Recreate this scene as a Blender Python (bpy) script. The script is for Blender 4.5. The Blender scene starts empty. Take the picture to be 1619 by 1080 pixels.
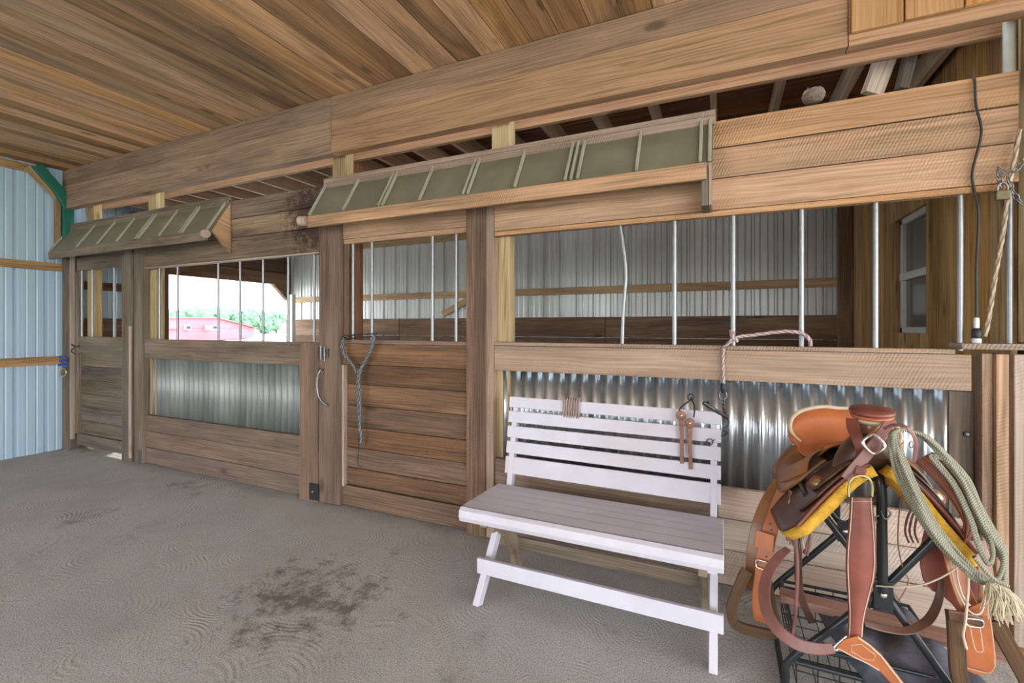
import bpy, bmesh, math, random
from mathutils import Vector, Matrix
random.seed(7)
R = math.radians
C = bpy.context.scene.collection
# ------------------------------------------------------------------ camera
FPX, CX, HY, CAMZ, CAMD = 728.0, 809.5, 516.0, 1.45, 2.835
YAW = math.atan(330.5/728.0)
SN, CS = math.sin(YAW), math.cos(YAW)
cam_d = bpy.data.cameras.new('camera'); cam = bpy.data.objects.new('camera', cam_d); C.objects.link(cam)
cam.location = (0, -CAMD, CAMZ); cam.rotation_euler = (R(90), 0, YAW)
cam_d.sensor_width = 36; cam_d.lens = FPX/1619*36; cam_d.shift_y = -24/1619; cam_d.clip_start = .05; cam_d.clip_end = 500
bpy.context.scene.camera = cam
def W(px, py, Y):
    """world point seen at photo pixel on the plane of depth Y along the stall fronts"""
    u = (px-CX)/FPX; d = (CAMD+Y)/(CS+u*SN)
    return Vector((d*(-SN+u*CS), Y, CAMZ+d*(HY-py)/FPX))

# ------------------------------------------------------------------ materials
def newmat(name):
    m = bpy.data.materials.new(name); m.use_nodes = True
    nt = m.node_tree; b = nt.nodes['Principled BSDF']
    return m, nt, b
def N(nt, t, **kw):
    n = nt.nodes.new(t)
    for k, v in kw.items(): setattr(n, k, v)
    return n
def L(nt, a, b): nt.links.new(a, b)
def ramp(nt, fac, stops):
    r = N(nt, 'ShaderNodeValToRGB'); e = r.color_ramp.elements
    e[0].position, e[0].color = stops[0][0], (*stops[0][1], 1)
    e[1].position, e[1].color = stops[-1][0], (*stops[-1][1], 1)
    for p, c in stops[1:-1]:
        x = e.new(p); x.color = (*c, 1)
    L(nt, fac, r.inputs[0]); return r.outputs[0]
def mixc(nt, fac, a, b, mode='MIX'):
    m = N(nt, 'ShaderNodeMix', data_type='RGBA', blend_type=mode)
    if isinstance(fac, (int, float)): m.inputs[0].default_value = fac
    else: L(nt, fac, m.inputs[0])
    for i, v in ((6, a), (7, b)):
        if isinstance(v, tuple): m.inputs[i].default_value = (*v, 1)
        else: L(nt, v, m.inputs[i])
    return m.outputs[2]
def math_(nt, op, a, b=0.0, c=None):
    m = N(nt, 'ShaderNodeMath', operation=op)
    for i, v in enumerate((a, b) if c is None else (a, b, c)):
        if isinstance(v, (int, float)): m.inputs[i].default_value = v
        else: L(nt, v, m.inputs[i])
    return m.outputs[0]
def mapping(nt, vec, scale):
    m = N(nt, 'ShaderNodeMapping'); m.inputs['Scale'].default_value = scale; L(nt, vec, m.inputs[0]); return m.outputs[0]
def noise(nt, vec, scale, detail=3, rough=.5, dist=0):
    n = N(nt, 'ShaderNodeTexNoise'); n.inputs['Scale'].default_value = scale; n.inputs['Detail'].default_value = detail
    n.inputs['Roughness'].default_value = rough; n.inputs['Distortion'].default_value = dist
    L(nt, vec, n.inputs['Vector']); return n.outputs['Fac']
def bump(nt, b, h, strength=.3, dist=.01):
    n = N(nt, 'ShaderNodeBump'); n.inputs['Strength'].default_value = strength; n.inputs['Distance'].default_value = dist
    L(nt, h, n.inputs['Height']); L(nt, n.outputs[0], b.inputs['Normal'])
def wood(name, light, mid, dark, saw=.0, stain=.4, stain_col=(.05, .035, .025), rough=.8, vary=.35, knots=.5, grey=0.0, spot=None):
    m, nt, b = newmat(name)
    uv = N(nt, 'ShaderNodeUVMap', uv_map='UVMap').outputs[0]
    rn = N(nt, 'ShaderNodeUVMap', uv_map='rnd').outputs[0]
    sep = N(nt, 'ShaderNodeSeparateXYZ'); L(nt, rn, sep.inputs[0])
    # cathedral grain
    wv = N(nt, 'ShaderNodeTexWave', bands_direction='Y'); wv.inputs['Scale'].default_value = 7
    wv.inputs['Distortion'].default_value = 14; wv.inputs['Detail'].default_value = 2; wv.inputs['Detail Scale'].default_value = .9
    L(nt, mapping(nt, uv, (.22, 2.2, 1)), wv.inputs['Vector'])
    streak = noise(nt, mapping(nt, uv, (1.3, 55, 1)), 1, 5, .6)
    broad = noise(nt, mapping(nt, uv, (.9, 9, 1)), 1, 3, .55, .4)
    f = math_(nt, 'ADD', math_(nt, 'MULTIPLY', wv.outputs['Fac'], .11), math_(nt, 'ADD', math_(nt, 'MULTIPLY', streak, .45), math_(nt, 'MULTIPLY', broad, .5)))
    col = ramp(nt, f, [(.37, dark), (.52, mid), (.68, light)])
    # knots
    if knots > 0:
        vo = N(nt, 'ShaderNodeTexVoronoi', feature='F1'); vo.inputs['Scale'].default_value = 1
        L(nt, mapping(nt, uv, (1.9, 4.6, 1)), vo.inputs['Vector'])
        kd = ramp(nt, vo.outputs['Distance'], [(.0, (1, 1, 1)), (.09, (.8, .8, .8)), (.16, (0, 0, 0))])
        vsep = N(nt, 'ShaderNodeSeparateColor'); L(nt, vo.outputs['Color'], vsep.inputs[0])
        kk = math_(nt, 'MULTIPLY', kd, math_(nt, 'LESS_THAN', vsep.outputs[0], knots))
        col = mixc(nt, math_(nt, 'MULTIPLY', kk, .8), col, (dark[0]*.45, dark[1]*.4, dark[2]*.4))
    # weathering stains along the board
    st = noise(nt, mapping(nt, uv, (.7, 4.5, 1)), 1, 5, .65, .6)
    sm = ramp(nt, st, [(.44, (0, 0, 0)), (.66, (1, 1, 1))])
    col = mixc(nt, math_(nt, 'MULTIPLY', sm, stain), col, stain_col)
    if grey > 0:
        g = noise(nt, mapping(nt, uv, (1.1, 3, 1)), 1, 4, .6)
        col = mixc(nt, math_(nt, 'MULTIPLY', ramp(nt, g, [(.35, (0, 0, 0)), (.65, (1, 1, 1))]), grey), col, (.33, .30, .27))
    if spot:
        oc = N(nt, 'ShaderNodeTexCoord').outputs['Object']
        dn = N(nt, 'ShaderNodeVectorMath', operation='DISTANCE'); L(nt, mapping(nt, oc, (1, 1, 1)), dn.inputs[0]); dn.inputs[1].default_value = spot[0]
        nz = noise(nt, oc, 14, 6, .75)
        a_ = math_(nt, 'SUBTRACT', math_(nt, 'ADD', 1, math_(nt, 'MULTIPLY', math_(nt, 'SUBTRACT', nz, .5), 2.2)), math_(nt, 'DIVIDE', dn.outputs['Value'], spot[1]))
        col = mixc(nt, math_(nt, 'MULTIPLY', ramp(nt, a_, [(.1, (0, 0, 0)), (.55, (1, 1, 1))]), .8), col, spot[2])
    # per board tone
    tone = math_(nt, 'ADD', math_(nt, 'MULTIPLY', sep.outputs[0], vary), 1-vary*.55)
    hsv = N(nt, 'ShaderNodeHueSaturation'); L(nt, tone, hsv.inputs['Value']); L(nt, col, hsv.inputs['Color'])
    L(nt, math_(nt, 'ADD', math_(nt, 'MULTIPLY', sep.outputs[1], .25), .88), hsv.inputs['Saturation'])
    c2 = hsv.outputs[0]
    h = math_(nt, 'ADD', math_(nt, 'MULTIPLY', streak, .6), math_(nt, 'MULTIPLY', broad, .3))
    if saw > 0:
        w2 = N(nt, 'ShaderNodeTexWave', bands_direction='X'); w2.inputs['Scale'].default_value = 22
        w2.inputs['Distortion'].default_value = 3; w2.inputs['Detail'].default_value = 3; w2.inputs['Detail Scale'].default_value = 1.5
        mp = N(nt, 'ShaderNodeMapping'); mp.inputs['Rotation'].default_value = (0, 0, .45); L(nt, uv, mp.inputs[0]); L(nt, mp.outputs[0], w2.inputs['Vector'])
        pat = noise(nt, mapping(nt, uv, (1.5, 3, 1)), 1, 2)
        sw = math_(nt, 'MULTIPLY', w2.outputs['Fac'], ramp(nt, pat, [(.4, (0, 0, 0)), (.65, (1, 1, 1))]))
        h = math_(nt, 'ADD', h, math_(nt, 'MULTIPLY', sw, saw))
        c2 = mixc(nt, math_(nt, 'MULTIPLY', sw, saw*.35), c2, (dark[0]*.7, dark[1]*.7, dark[2]*.7))
    L(nt, c2, b.inputs['Base Color'])
    b.inputs['Roughness'].default_value = rough; b.inputs['Specular IOR Level'].default_value = .25
    bump(nt, b, h, .5, .006)
    return m
def plain(name, col, rough=.6, metal=0, var=.15, scale=8, bumpy=0, dirt=None, spec=.5, stretch=(1, 1, 1)):
    m, nt, b = newmat(name)
    oc = N(nt, 'ShaderNodeTexCoord').outputs['Object']
    v = mapping(nt, oc, stretch)
    n = noise(nt, v, scale, 5, .6)
    lo = tuple(c*(1-var) for c in col); hi = tuple(min(1, c*(1+var)) for c in col)
    c = ramp(nt, n, [(.3, lo), (.7, hi)])
    if dirt:
        n2 = noise(nt, v, scale*.35, 4, .65)
        c = mixc(nt, math_(nt, 'MULTIPLY', ramp(nt, n2, [(.45, (0, 0, 0)), (.7, (1, 1, 1))]), dirt[1]), c, dirt[0])
    L(nt, c, b.inputs['Base Color']); b.inputs['Roughness'].default_value = rough
    b.inputs['Metallic'].default_value = metal; b.inputs['Specular IOR Level'].default_value = spec
    if bumpy: bump(nt, b, noise(nt, v, scale*5, 3), bumpy, .004)
    return m
M = {}
M['ceil'] = wood('ceiling_pine', (.74, .455, .25), (.58, .34, .175), (.33, .20, .10), stain=.7, stain_col=(.12, .085, .055), vary=.75, knots=.55, rough=.75)
M['beam'] = wood('beam_wood', (.62, .39, .23), (.50, .295, .165), (.27, .165, .09), stain=.35, stain_col=(.16, .12, .09), vary=.35, knots=.25)
M['new'] = wood('new_pine', (.62, .37, .19), (.52, .29, .135), (.36, .18, .075), stain=.1, vary=.2, knots=.55)
M['header'] = wood('header_oak', (.60, .365, .20), (.47, .265, .135), (.26, .155, .08), saw=.9, stain=.35, stain_col=(.13, .10, .075), vary=.3, knots=.2)
M['door'] = wood('door_oak', (.28, .165, .10), (.19, .108, .062), (.09, .055, .033), saw=.8, stain=.6, stain_col=(.06, .045, .035), vary=.45, knots=.3)
M['old'] = wood('old_grey_oak', (.27, .21, .15), (.18, .132, .09), (.085, .062, .044), saw=.5, stain=.5, stain_col=(.06, .05, .042), vary=.4, knots=.3, grey=.25)
M['stained'] = wood('stained_header', (.36, .26, .165), (.25, .175, .11), (.13, .09, .06), saw=.3, stain=.5, stain_col=(.07, .05, .04), vary=.4, knots=.3, spot=((-3.12, 0, 2.38), .42, (.045, .018, .018)))
M['beamold'] = wood('aged_beam_wood', (.46, .30, .19), (.36, .225, .135), (.19, .125, .075), stain=.45, stain_col=(.11, .08, .06), vary=.3, knots=.3)
M['kick'] = wood('kick_board', (.29, .195, .14), (.205, .135, .094), (.105, .07, .05), saw=.5, stain=.5, stain_col=(.08, .06, .05), vary=.4, knots=.3, grey=.15)
M['pale'] = wood('worn_pale_board', (.60, .47, .38), (.50, .38, .30), (.35, .255, .20), saw=.7, stain=.25, stain_col=(.20, .15, .12), vary=.2, knots=.3, grey=.3)
M['rail'] = wood('rail_oak', (.50, .37, .27), (.39, .27, .19), (.25, .17, .12), saw=1.0, stain=.35, stain_col=(.12, .09, .075), vary=.25, knots=.3, grey=.2)
M['post'] = wood('treated_post', (.55, .42, .22), (.43, .31, .15), (.25, .17, .08), stain=.25, vary=.3, knots=.4)
M['part'] = wood('partition_pine', (.56, .36, .17), (.42, .25, .11), (.22, .12, .055), stain=.45, stain_col=(.07, .04, .02), vary=.4, knots=.7)
M['dark'] = wood('dark_rafter_wood', (.34, .16, .085), (.23, .105, .055), (.11, .05, .028), stain=.4, vary=.4, knots=.2)
M['raft'] = wood('rafter_wood', (.72, .56, .42), (.60, .45, .33), (.40, .28, .19), stain=.2, vary=.4, knots=.2)
M['purlin'] = wood('purlin_wood', (.55, .37, .2), (.42, .27, .14), (.24, .14, .07), stain=.2, vary=.3, knots=.4)
M['plankred'] = wood('red_brown_plank', (.42, .24, .17), (.32, .17, .12), (.18, .095, .07), stain=.3, vary=.2, knots=.1)
M['stirrup'] = wood('stirrup_wood', (.17, .105, .062), (.11, .065, .036), (.05, .028, .017), stain=.3, vary=.2, knots=0)
M['bench'] = plain('white_bench_paint', (.60, .585, .66), .5, var=.06, scale=5, dirt=((.50, .40, .30), .3))
M['benchwood'] = wood('bench_bare_wood', (.42, .34, .26), (.33, .25, .18), (.2, .14, .1), stain=.3, vary=.3, knots=.1)
M['siding'] = plain('pale_blue_siding', (.42, .56, .66), .38, .05, var=.05, scale=2, dirt=((.40, .47, .46), .3), stretch=(1, 1, .25))
M['backmetal'] = plain('grey_siding', (.60, .62, .61), .4, .3, var=.12, scale=2.5, dirt=((.36, .36, .34), .45), stretch=(1.5, 1.5, .3))
M['galv'] = plain('galvanised_sheet', (.64, .68, .71), .33, .95, var=.2, scale=6, dirt=((.30, .33, .32), .5), stretch=(1.4, 1.4, .25))
M['galvold'] = plain('dull_galvanised_sheet', (.34, .37, .35), .55, .55, var=.3, scale=5, dirt=((.16, .18, .165), .6), stretch=(1.4, 1.4, .25))
M['pipe'] = plain('galvanised_pipe', (.30, .31, .31), .40, .75, var=.1, scale=20)
M['steel'] = plain('worn_steel', (.24, .24, .24), .42, .85, var=.3, scale=30)
M['chrome'] = plain('silver_buckle', (.82, .82, .80), .18, 1, var=.05, scale=30)
M['brass'] = plain('brass', (.66, .56, .27), .3, .9, var=.15, scale=30)
M['awn'] = plain('green_awning_sheet', (.185, .17, .105), .45, .0, var=.15, scale=5, dirt=((.15, .135, .09), .5))
M['awnrib'] = plain('awning_rib', (.36, .35, .25), .45, .0, var=.12, scale=8)
M['green'] = plain('green_steel', (.012, .15, .10), .35, .1, var=.1, scale=4)
M['black'] = plain('black_powder_coat', (.022, .026, .028), .32, .2, var=.2, scale=12)
M['rubber'] = plain('black_rubber', (.02, .02, .022), .5, 0, var=.2, scale=12)
M['rail_top'] = M['rail']
M['orange'] = plain('orange_saddle_leather', (.42, .125, .038), .42, 0, var=.22, scale=7, dirt=((.36, .12, .045), .5), bumpy=.15)
M['tan'] = plain('polished_tan_leather', (.27, .115, .042), .3, 0, var=.3, scale=7, dirt=((.11, .045, .02), .8), bumpy=.1)
M['brown'] = plain('dark_brown_leather', (.10, .043, .024), .33, 0, var=.4, scale=9, dirt=((.04, .02, .013), .6), bumpy=.25)
M['maroon'] = plain('maroon_leather', (.22, .06, .04), .4, 0, var=.25, scale=10, dirt=((.15, .05, .04), .5), bumpy=.15)
M['mauve'] = plain('worn_mauve_strap', (.25, .105, .09), .38, 0, var=.25, scale=10, dirt=((.15, .07, .06), .5), bumpy=.1)
M['string'] = plain('leather_string', (.25, .12, .075), .5, 0, var=.3, scale=30)
M['cream'] = plain('cream_rawhide', (.56, .46, .33), .5, 0, var=.12, scale=20)
M['fleece'] = plain('golden_fleece', (.72, .40, .055), .95, 0, var=.25, scale=40, bumpy=1.0, spec=.1)
M['cloth'] = plain('slate_blanket', (.12, .125, .16), .95, 0, var=.35, scale=14, bumpy=.4, dirt=((.24, .22, .24), .4), spec=.1)
M['tuft'] = plain('frayed_rope', (.62, .54, .38), .9, 0, var=.2, scale=30)
M['white'] = plain('white_plastic', (.75, .77, .77), .4, 0, var=.05)
M['pvc'] = plain('grey_pvc', (.42, .43, .38), .5, 0, var=.1)
M['blue'] = plain('blue_strap', (.03, .09, .42), .6, 0, var=.2)
M['nest'] = plain('nest_straw', (.20, .15, .11), .95, 0, var=.4, scale=60, bumpy=1)
M['twine'] = plain('twine', (.36, .26, .21), .9, 0, var=.35, scale=60, bumpy=.5)
def glass_mat():
    m, nt, b = newmat('window_glass'); b.inputs['Base Color'].default_value = (.10, .095, .085, 1)
    b.inputs['Roughness'].default_value = .12; b.inputs['Specular IOR Level'].default_value = .6; return m
M['glass'] = glass_mat()
M['winframe'] = plain('vinyl_frame', (.52, .52, .50), .5, 0, var=.08)
def rope_mat(name, a, b_, c, sc=60):
    m, nt, b = newmat(name)
    uv = N(nt, 'ShaderNodeUVMap', uv_map='UVMap').outputs[0]
    s = N(nt, 'ShaderNodeSeparateXYZ'); L(nt, uv, s.inputs[0])
    ph = math_(nt, 'ADD', math_(nt, 'MULTIPLY', s.outputs[0], sc), math_(nt, 'MULTIPLY', s.outputs[1], 3))
    fr = math_(nt, 'FRACT', ph)
    col = ramp(nt, fr, [(.0, b_), (.25, a), (.6, a), (.8, c), (1, b_)])
    L(nt, col, b.inputs['Base Color']); b.inputs['Roughness'].default_value = .75
    h = math_(nt, 'ABSOLUTE', math_(nt, 'SUBTRACT', fr, .5)); bump(nt, b, math_(nt, 'SUBTRACT', 1, h), .6, .003)
    return m
M['lariat'] = rope_mat('lariat_rope', (.33, .32, .225), (.085, .085, .06), (.23, .23, .165), 140)
M['pinkrope'] = rope_mat('pink_grey_rope', (.48, .44, .40), (.25, .07, .09), (.42, .20, .22), 45)
M['blackrope'] = rope_mat('black_grey_rope', (.20, .21, .22), (.025, .025, .03), (.09, .095, .10), 35)
M['hemp'] = rope_mat('hemp_rope', (.52, .42, .29), (.14, .09, .055), (.38, .28, .19), 28)

def floor_mat():
    m, nt, b = newmat('swirled_concrete')
    oc = N(nt, 'ShaderNodeTexCoord').outputs['Object']
    ds = N(nt, 'ShaderNodeTexNoise'); ds.inputs['Scale'].default_value = 2; ds.inputs['Detail'].default_value = 0; L(nt, oc, ds.inputs['Vector'])
    off = N(nt, 'ShaderNodeVectorMath', operation='SCALE'); L(nt, ds.outputs['Color'], off.inputs[0]); off.inputs['Scale'].default_value = .2
    ad = N(nt, 'ShaderNodeVectorMath', operation='ADD'); L(nt, oc, ad.inputs[0]); L(nt, off.outputs[0], ad.inputs[1])
    vo = N(nt, 'ShaderNodeTexVoronoi', feature='F1'); vo.inputs['Scale'].default_value = 2.3; L(nt, ad.outputs[0], vo.inputs['Vector'])
    sb = N(nt, 'ShaderNodeVectorMath', operation='SUBTRACT'); L(nt, ad.outputs[0], sb.inputs[0]); L(nt, vo.outputs['Position'], sb.inputs[1])
    ln = N(nt, 'ShaderNodeVectorMath', operation='LENGTH'); L(nt, sb.outputs[0], ln.inputs[0])
    sn = math_(nt, 'SINE', math_(nt, 'MULTIPLY', ln.outputs['Value'], 300))
    nz = noise(nt, oc, 9, 4, .6); fine = noise(nt, oc, 150, 4, .75)
    amp = ramp(nt, noise(nt, oc, 1.6, 3), [(.35, (.15, .15, .15)), (.6, (1, 1, 1))])
    arc = math_(nt, 'MULTIPLY', amp, ramp(nt, noise(nt, oc, 4.5, 3, .6), [(.45, (0, 0, 0)), (.62, (1, 1, 1))]))
    h = math_(nt, 'ADD', math_(nt, 'MULTIPLY', math_(nt, 'MULTIPLY', math_(nt, 'MULTIPLY', sn, noise(nt, oc, 40, 2)), arc), .42), math_(nt, 'ADD', math_(nt, 'MULTIPLY', nz, .5), math_(nt, 'MULTIPLY', fine, .6)))
    c = ramp(nt, noise(nt, oc, 1.1, 6, .65), [(.3, (.52, .50, .465)), (.5, (.64, .62, .58)), (.72, (.72, .70, .66))])
    c = mixc(nt, math_(nt, 'MULTIPLY', ramp(nt, fine, [(.38, (1, 1, 1)), (.56, (0, 0, 0))]), .75), c, (.17, .15, .13))
    c = mixc(nt, math_(nt, 'MULTIPLY', math_(nt, 'MULTIPLY', ramp(nt, sn, [(.0, (1, 1, 1)), (.5, (0, 0, 0))]), arc), .10), c, (.30, .28, .26))
    # dark dirt scuffs
    d = noise(nt, oc, 2.6, 8, .75); d2 = noise(nt, oc, .55, 2)
    dm = math_(nt, 'MULTIPLY', ramp(nt, d, [(.56, (0, 0, 0)), (.68, (1, 1, 1))]), ramp(nt, d2, [(.42, (0, 0, 0)), (.6, (1, 1, 1))]))
    c = mixc(nt, math_(nt, 'MULTIPLY', dm, .6), c, (.12, .095, .07))
    # soil patch between the door and the bench
    sp = N(nt, 'ShaderNodeVectorMath', operation='DISTANCE'); L(nt, oc, sp.inputs[0]); sp.inputs[1].default_value = (-2.0, -1.05, 0)
    near = ramp(nt, sp.outputs['Value'], [(.1, (1, 1, 1)), (.95, (0, 0, 0))])
    pm = ramp(nt, math_(nt, 'ADD', math_(nt, 'MULTIPLY', near, .28), noise(nt, oc, 6, 8, .8)), [(.69, (0, 0, 0)), (.82, (1, 1, 1))])
    c = mixc(nt, math_(nt, 'MULTIPLY', pm, .75), c, (.115, .09, .065))
    # dust and litter gathered along the foot of the stall fronts
    s3 = N(nt, 'ShaderNodeSeparateXYZ'); L(nt, oc, s3.inputs[0])
    edge = ramp(nt, math_(nt, 'ADD', s3.outputs[1], math_(nt, 'MULTIPLY', noise(nt, oc, 5, 6, .7), .35)), [(.02, (0, 0, 0)), (.2, (1, 1, 1))])
    c = mixc(nt, math_(nt, 'MULTIPLY', edge, .5), c, (.14, .11, .08))
    L(nt, c, b.inputs['Base Color']); b.inputs['Roughness'].default_value = .85; b.inputs['Specular IOR Level'].default_value = .3
    bump(nt, b, h, .8, .02)
    return m
M['floor'] = floor_mat()
M['ground'] = plain('dry_ground', (.48, .47, .40), .9, var=.1, scale=.3)
M['leaves'] = plain('tree_leaves', (.12, .22, .13), .8, var=.4, scale=1.2)
M['bark'] = plain('tree_bark', (.14, .11, .09), .9)
M['barnred'] = plain('barn_red', (.52, .10, .12), .8, var=.12, scale=1.2, stretch=(.4, .4, 3))
M['barnroof'] = plain('barn_roof', (.25, .12, .12), .7)

# ------------------------------------------------------------------ mesh helpers
def nb():
    bm = bmesh.new(); bm.loops.layers.uv.new('UVMap'); bm.loops.layers.uv.new('rnd'); return bm
def rot(ax, deg): return Matrix.Rotation(R(deg), 3, ax)
def bx(bm, lo, hi, rm=None, piv=None, jit=0.0):
    """board: box between two corners, wood grain runs along its longest side"""
    lo = Vector(lo); hi = Vector(hi); c = (lo+hi)/2; s = hi-lo
    piv = Vector(piv) if piv is not None else c
    j = Matrix.Identity(3)
    if jit:
        j = Matrix.Rotation(random.uniform(-jit, jit), 3, 'X') @ Matrix.Rotation(random.uniform(-jit, jit)*.4, 3, 'Y')
    vs = []
    loc = []
    for dx in (0, 1):
        for dy in (0, 1):
            for dz in (0, 1):
                p = Vector((lo.x if dx == 0 else hi.x, lo.y if dy == 0 else hi.y, lo.z if dz == 0 else hi.z))
                loc.append(p-lo)
                q = c + j @ (p-c)
                if rm is not None: q = piv + rm @ (q-piv)
                vs.append(bm.verts.new(q))
    ax = max(range(3), key=lambda i: s[i])
    uvl = bm.loops.layers.uv['UVMap']; rl = bm.loops.layers.uv['rnd']
    ou, ov, r1, r2 = random.uniform(0, 50), random.uniform(0, 50), random.random(), random.random()
    for ids, nax in (((0, 1, 3, 2), 0), ((4, 6, 7, 5), 0), ((0, 4, 5, 1), 1), ((2, 3, 7, 6), 1), ((0, 2, 6, 4), 2), ((1, 5, 7, 3), 2)):
        f = bm.faces.new([vs[i] for i in ids])
        for lp, i in zip(f.loops, ids):
            p = loc[i]
            if nax == ax:
                o = [k for k in range(3) if k != nax]; u, v = p[o[0]]*.3, p[o[1]]
            else:
                o = [k for k in range(3) if k not in (nax, ax)][0]; u, v = p[ax], p[o]
            lp[uvl].uv = (ou+u, ov+v+nax*.37); lp[rl].uv = (r1, r2)
    return vs
def seg(bm, a, b, w, t, wdir=(0, 0, 1)):
    """board from point a to b, w wide along wdir, t thick"""
    a = Vector(a); b = Vector(b); d = (b-a); Ln = d.length; x = d.normalized()
    z = Vector(wdir); z = (z-x*z.dot(x)).normalized(); y = z.cross(x)
    m = Matrix((x, y, z)).transposed()
    vs = bx(bm, (0, -t/2, -w/2), (Ln, t/2, w/2))
    for v in vs: v.co = a + m @ v.co
    return vs
def spline(pts, n=8, closed=False):
    P = [Vector(p) for p in pts]; out = []; m = len(P)
    rng = range(m if closed else m-1)
    for i in rng:
        if closed: p0, p1, p2, p3 = P[(i-1) % m], P[i], P[(i+1) % m], P[(i+2) % m]
        else: p0, p1, p2, p3 = P[max(i-1, 0)], P[i], P[i+1], P[min(i+2, m-1)]
        for k in range(n):
            t = k/n
            out.append(.5*((2*p1)+(-p0+p2)*t+(2*p0-5*p1+4*p2-p3)*t*t+(-p0+3*p1-3*p2+p3)*t**3))
    if not closed: out.append(P[-1].copy())
    return out
def sweep(bm, pts, prof, closed=False, up=None, twist=0.0, scale=None, smooth=True, flat=False):
    """sweep profile [(a,b)...] along pts; a along side dir, b along up dir"""
    P = [Vector(p) for p in pts]; n = len(P); k = len(prof)
    uvl = bm.loops.layers.uv['UVMap']; rl = bm.loops.layers.uv['rnd']
    T = []
    for i in range(n):
        a = P[(i-1) % n] if closed or i > 0 else P[i]; b = P[(i+1) % n] if closed or i < n-1 else P[i]
        T.append((b-a).normalized() if (b-a).length > 1e-9 else Vector((0, 0, 1)))
    if up is None:
        u = Vector((0, 0, 1)) if abs(T[0].z) < .9 else Vector((0, 1, 0))
    else: u = Vector(up)
    rings = []; s = 0; ss = []
    for i in range(n):
        if i: s += (P[i]-P[i-1]).length
        ss.append(s)
        uu = Vector(up) if up is not None else u
        uu = (uu-T[i]*uu.dot(T[i]))
        if uu.length < 1e-5: uu = T[i].orthogonal()
        uu.normalize(); u = uu; sd = T[i].cross(uu)
        sc = scale(i/(n-1)) if scale else 1
        ca, sa = math.cos(twist*s), math.sin(twist*s)
        rings.append([bm.verts.new(P[i]+sd*((a*ca-b*sa)*(sc if not flat else 1)*(sc if flat else 1))+uu*((a*sa+b*ca)*(1 if flat else sc))) for a, b in prof])
    ou = random.uniform(0, 9); r1, r2 = random.random(), random.random()
    tot = s + ((P[0]-P[-1]).length if closed else 0)
    for i in range(n if closed else n-1):
        j = (i+1) % n; s0 = ss[i]; s1 = ss[j] if j else tot
        for q in range(k):
            q2 = (q+1) % k
            f = bm.faces.new((rings[i][q], rings[i][q2], rings[j][q2], rings[j][q])); f.smooth = smooth
            for lp, uvv in zip(f.loops, ((s0, q/k), (s0, (q+1)/k), (s1, (q+1)/k), (s1, q/k))):
                lp[uvl].uv = (ou+uvv[0], uvv[1]); lp[rl].uv = (r1, r2)
    if not closed:
        for rg in (list(reversed(rings[0])), rings[-1]):
            bm.faces.new([bm.verts.new(v.co) for v in rg])
def circ(r, n=10, lobes=0, amp=0): return [(r*(1+amp*math.cos(lobes*2*math.pi*i/n))*math.cos(2*math.pi*i/n), r*(1+amp*math.cos(lobes*2*math.pi*i/n))*math.sin(2*math.pi*i/n)) for i in range(n)]
def tube(bm, pts, r, n=10, closed=False, scale=None): sweep(bm, pts, circ(r, n), closed, scale=scale)
def rope(bm, pts, r, closed=False, tw=None): sweep(bm, pts, circ(r, 12, 3, .16), closed, twist=(tw or .9/r*.35))
def strap(bm, pts, w, t, up, scale=None, n=None):
    """flat strap: w wide across, t thick along 'up' (face normal)"""
    pr = [(-w/2, -t*.3), (-w/2+t*.5, -t/2), (w/2-t*.5, -t/2), (w/2, -t*.3), (w/2, t*.3), (w/2-t*.5, t/2), (-w/2+t*.5, t/2), (-w/2, t*.3)]
    sweep(bm, pts, pr, up=up, scale=scale, smooth=False, flat=bool(scale))
def lathe(bm, prof, origin, axis=(0, 0, 1), n=24):
    o = Vector(origin); a = Vector(axis).normalized(); x = a.orthogonal().normalized(); y = a.cross(x)
    rings = []
    for r, z in prof:
        rings.append([bm.verts.new(o+a*z+(x*math.cos(2*math.pi*i/n)+y*math.sin(2*math.pi*i/n))*max(r, 1e-4)) for i in range(n)])
    uvl = bm.loops.layers.uv['UVMap']
    for i in range(len(rings)-1):
        for q in range(n):
            f = bm.faces.new((rings[i][q], rings[i][(q+1) % n], rings[i+1][(q+1) % n], rings[i+1][q])); f.smooth = True
            for lp, (uu, vv) in zip(f.loops, ((q/n, i), (q/n+.05, i), (q/n+.05, i+1), (q/n, i+1))): lp[uvl].uv = (uu*.2, vv*.02)
    bm.faces.new(list(reversed(rings[0]))); bm.faces.new(rings[-1])
def prism(bm, poly, vec, uvscale=1):
    """extrude a planar polygon by vec"""
    vec = Vector(vec); a = [bm.verts.new(Vector(p)) for p in poly]; b = [bm.verts.new(Vector(p)+vec) for p in poly]
    fs = [bm.faces.new(list(reversed(a))), bm.faces.new(b)]; n = len(poly)
    for i in range(n): fs.append(bm.faces.new((a[i], a[(i+1) % n], b[(i+1) % n], b[i])))
    uvl = bm.loops.layers.uv['UVMap']; rl = bm.loops.layers.uv['rnd']; r1 = random.random(); ou = random.uniform(0, 20)
    for f in fs:
        nn = f.normal if f.normal.length else Vector((0, 1, 0))
        for lp in f.loops:
            c = lp.vert.co; lp[uvl].uv = (ou+c.x+c.y*.7, c.z+c.y*.3); lp[rl].uv = (r1, r1)
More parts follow.
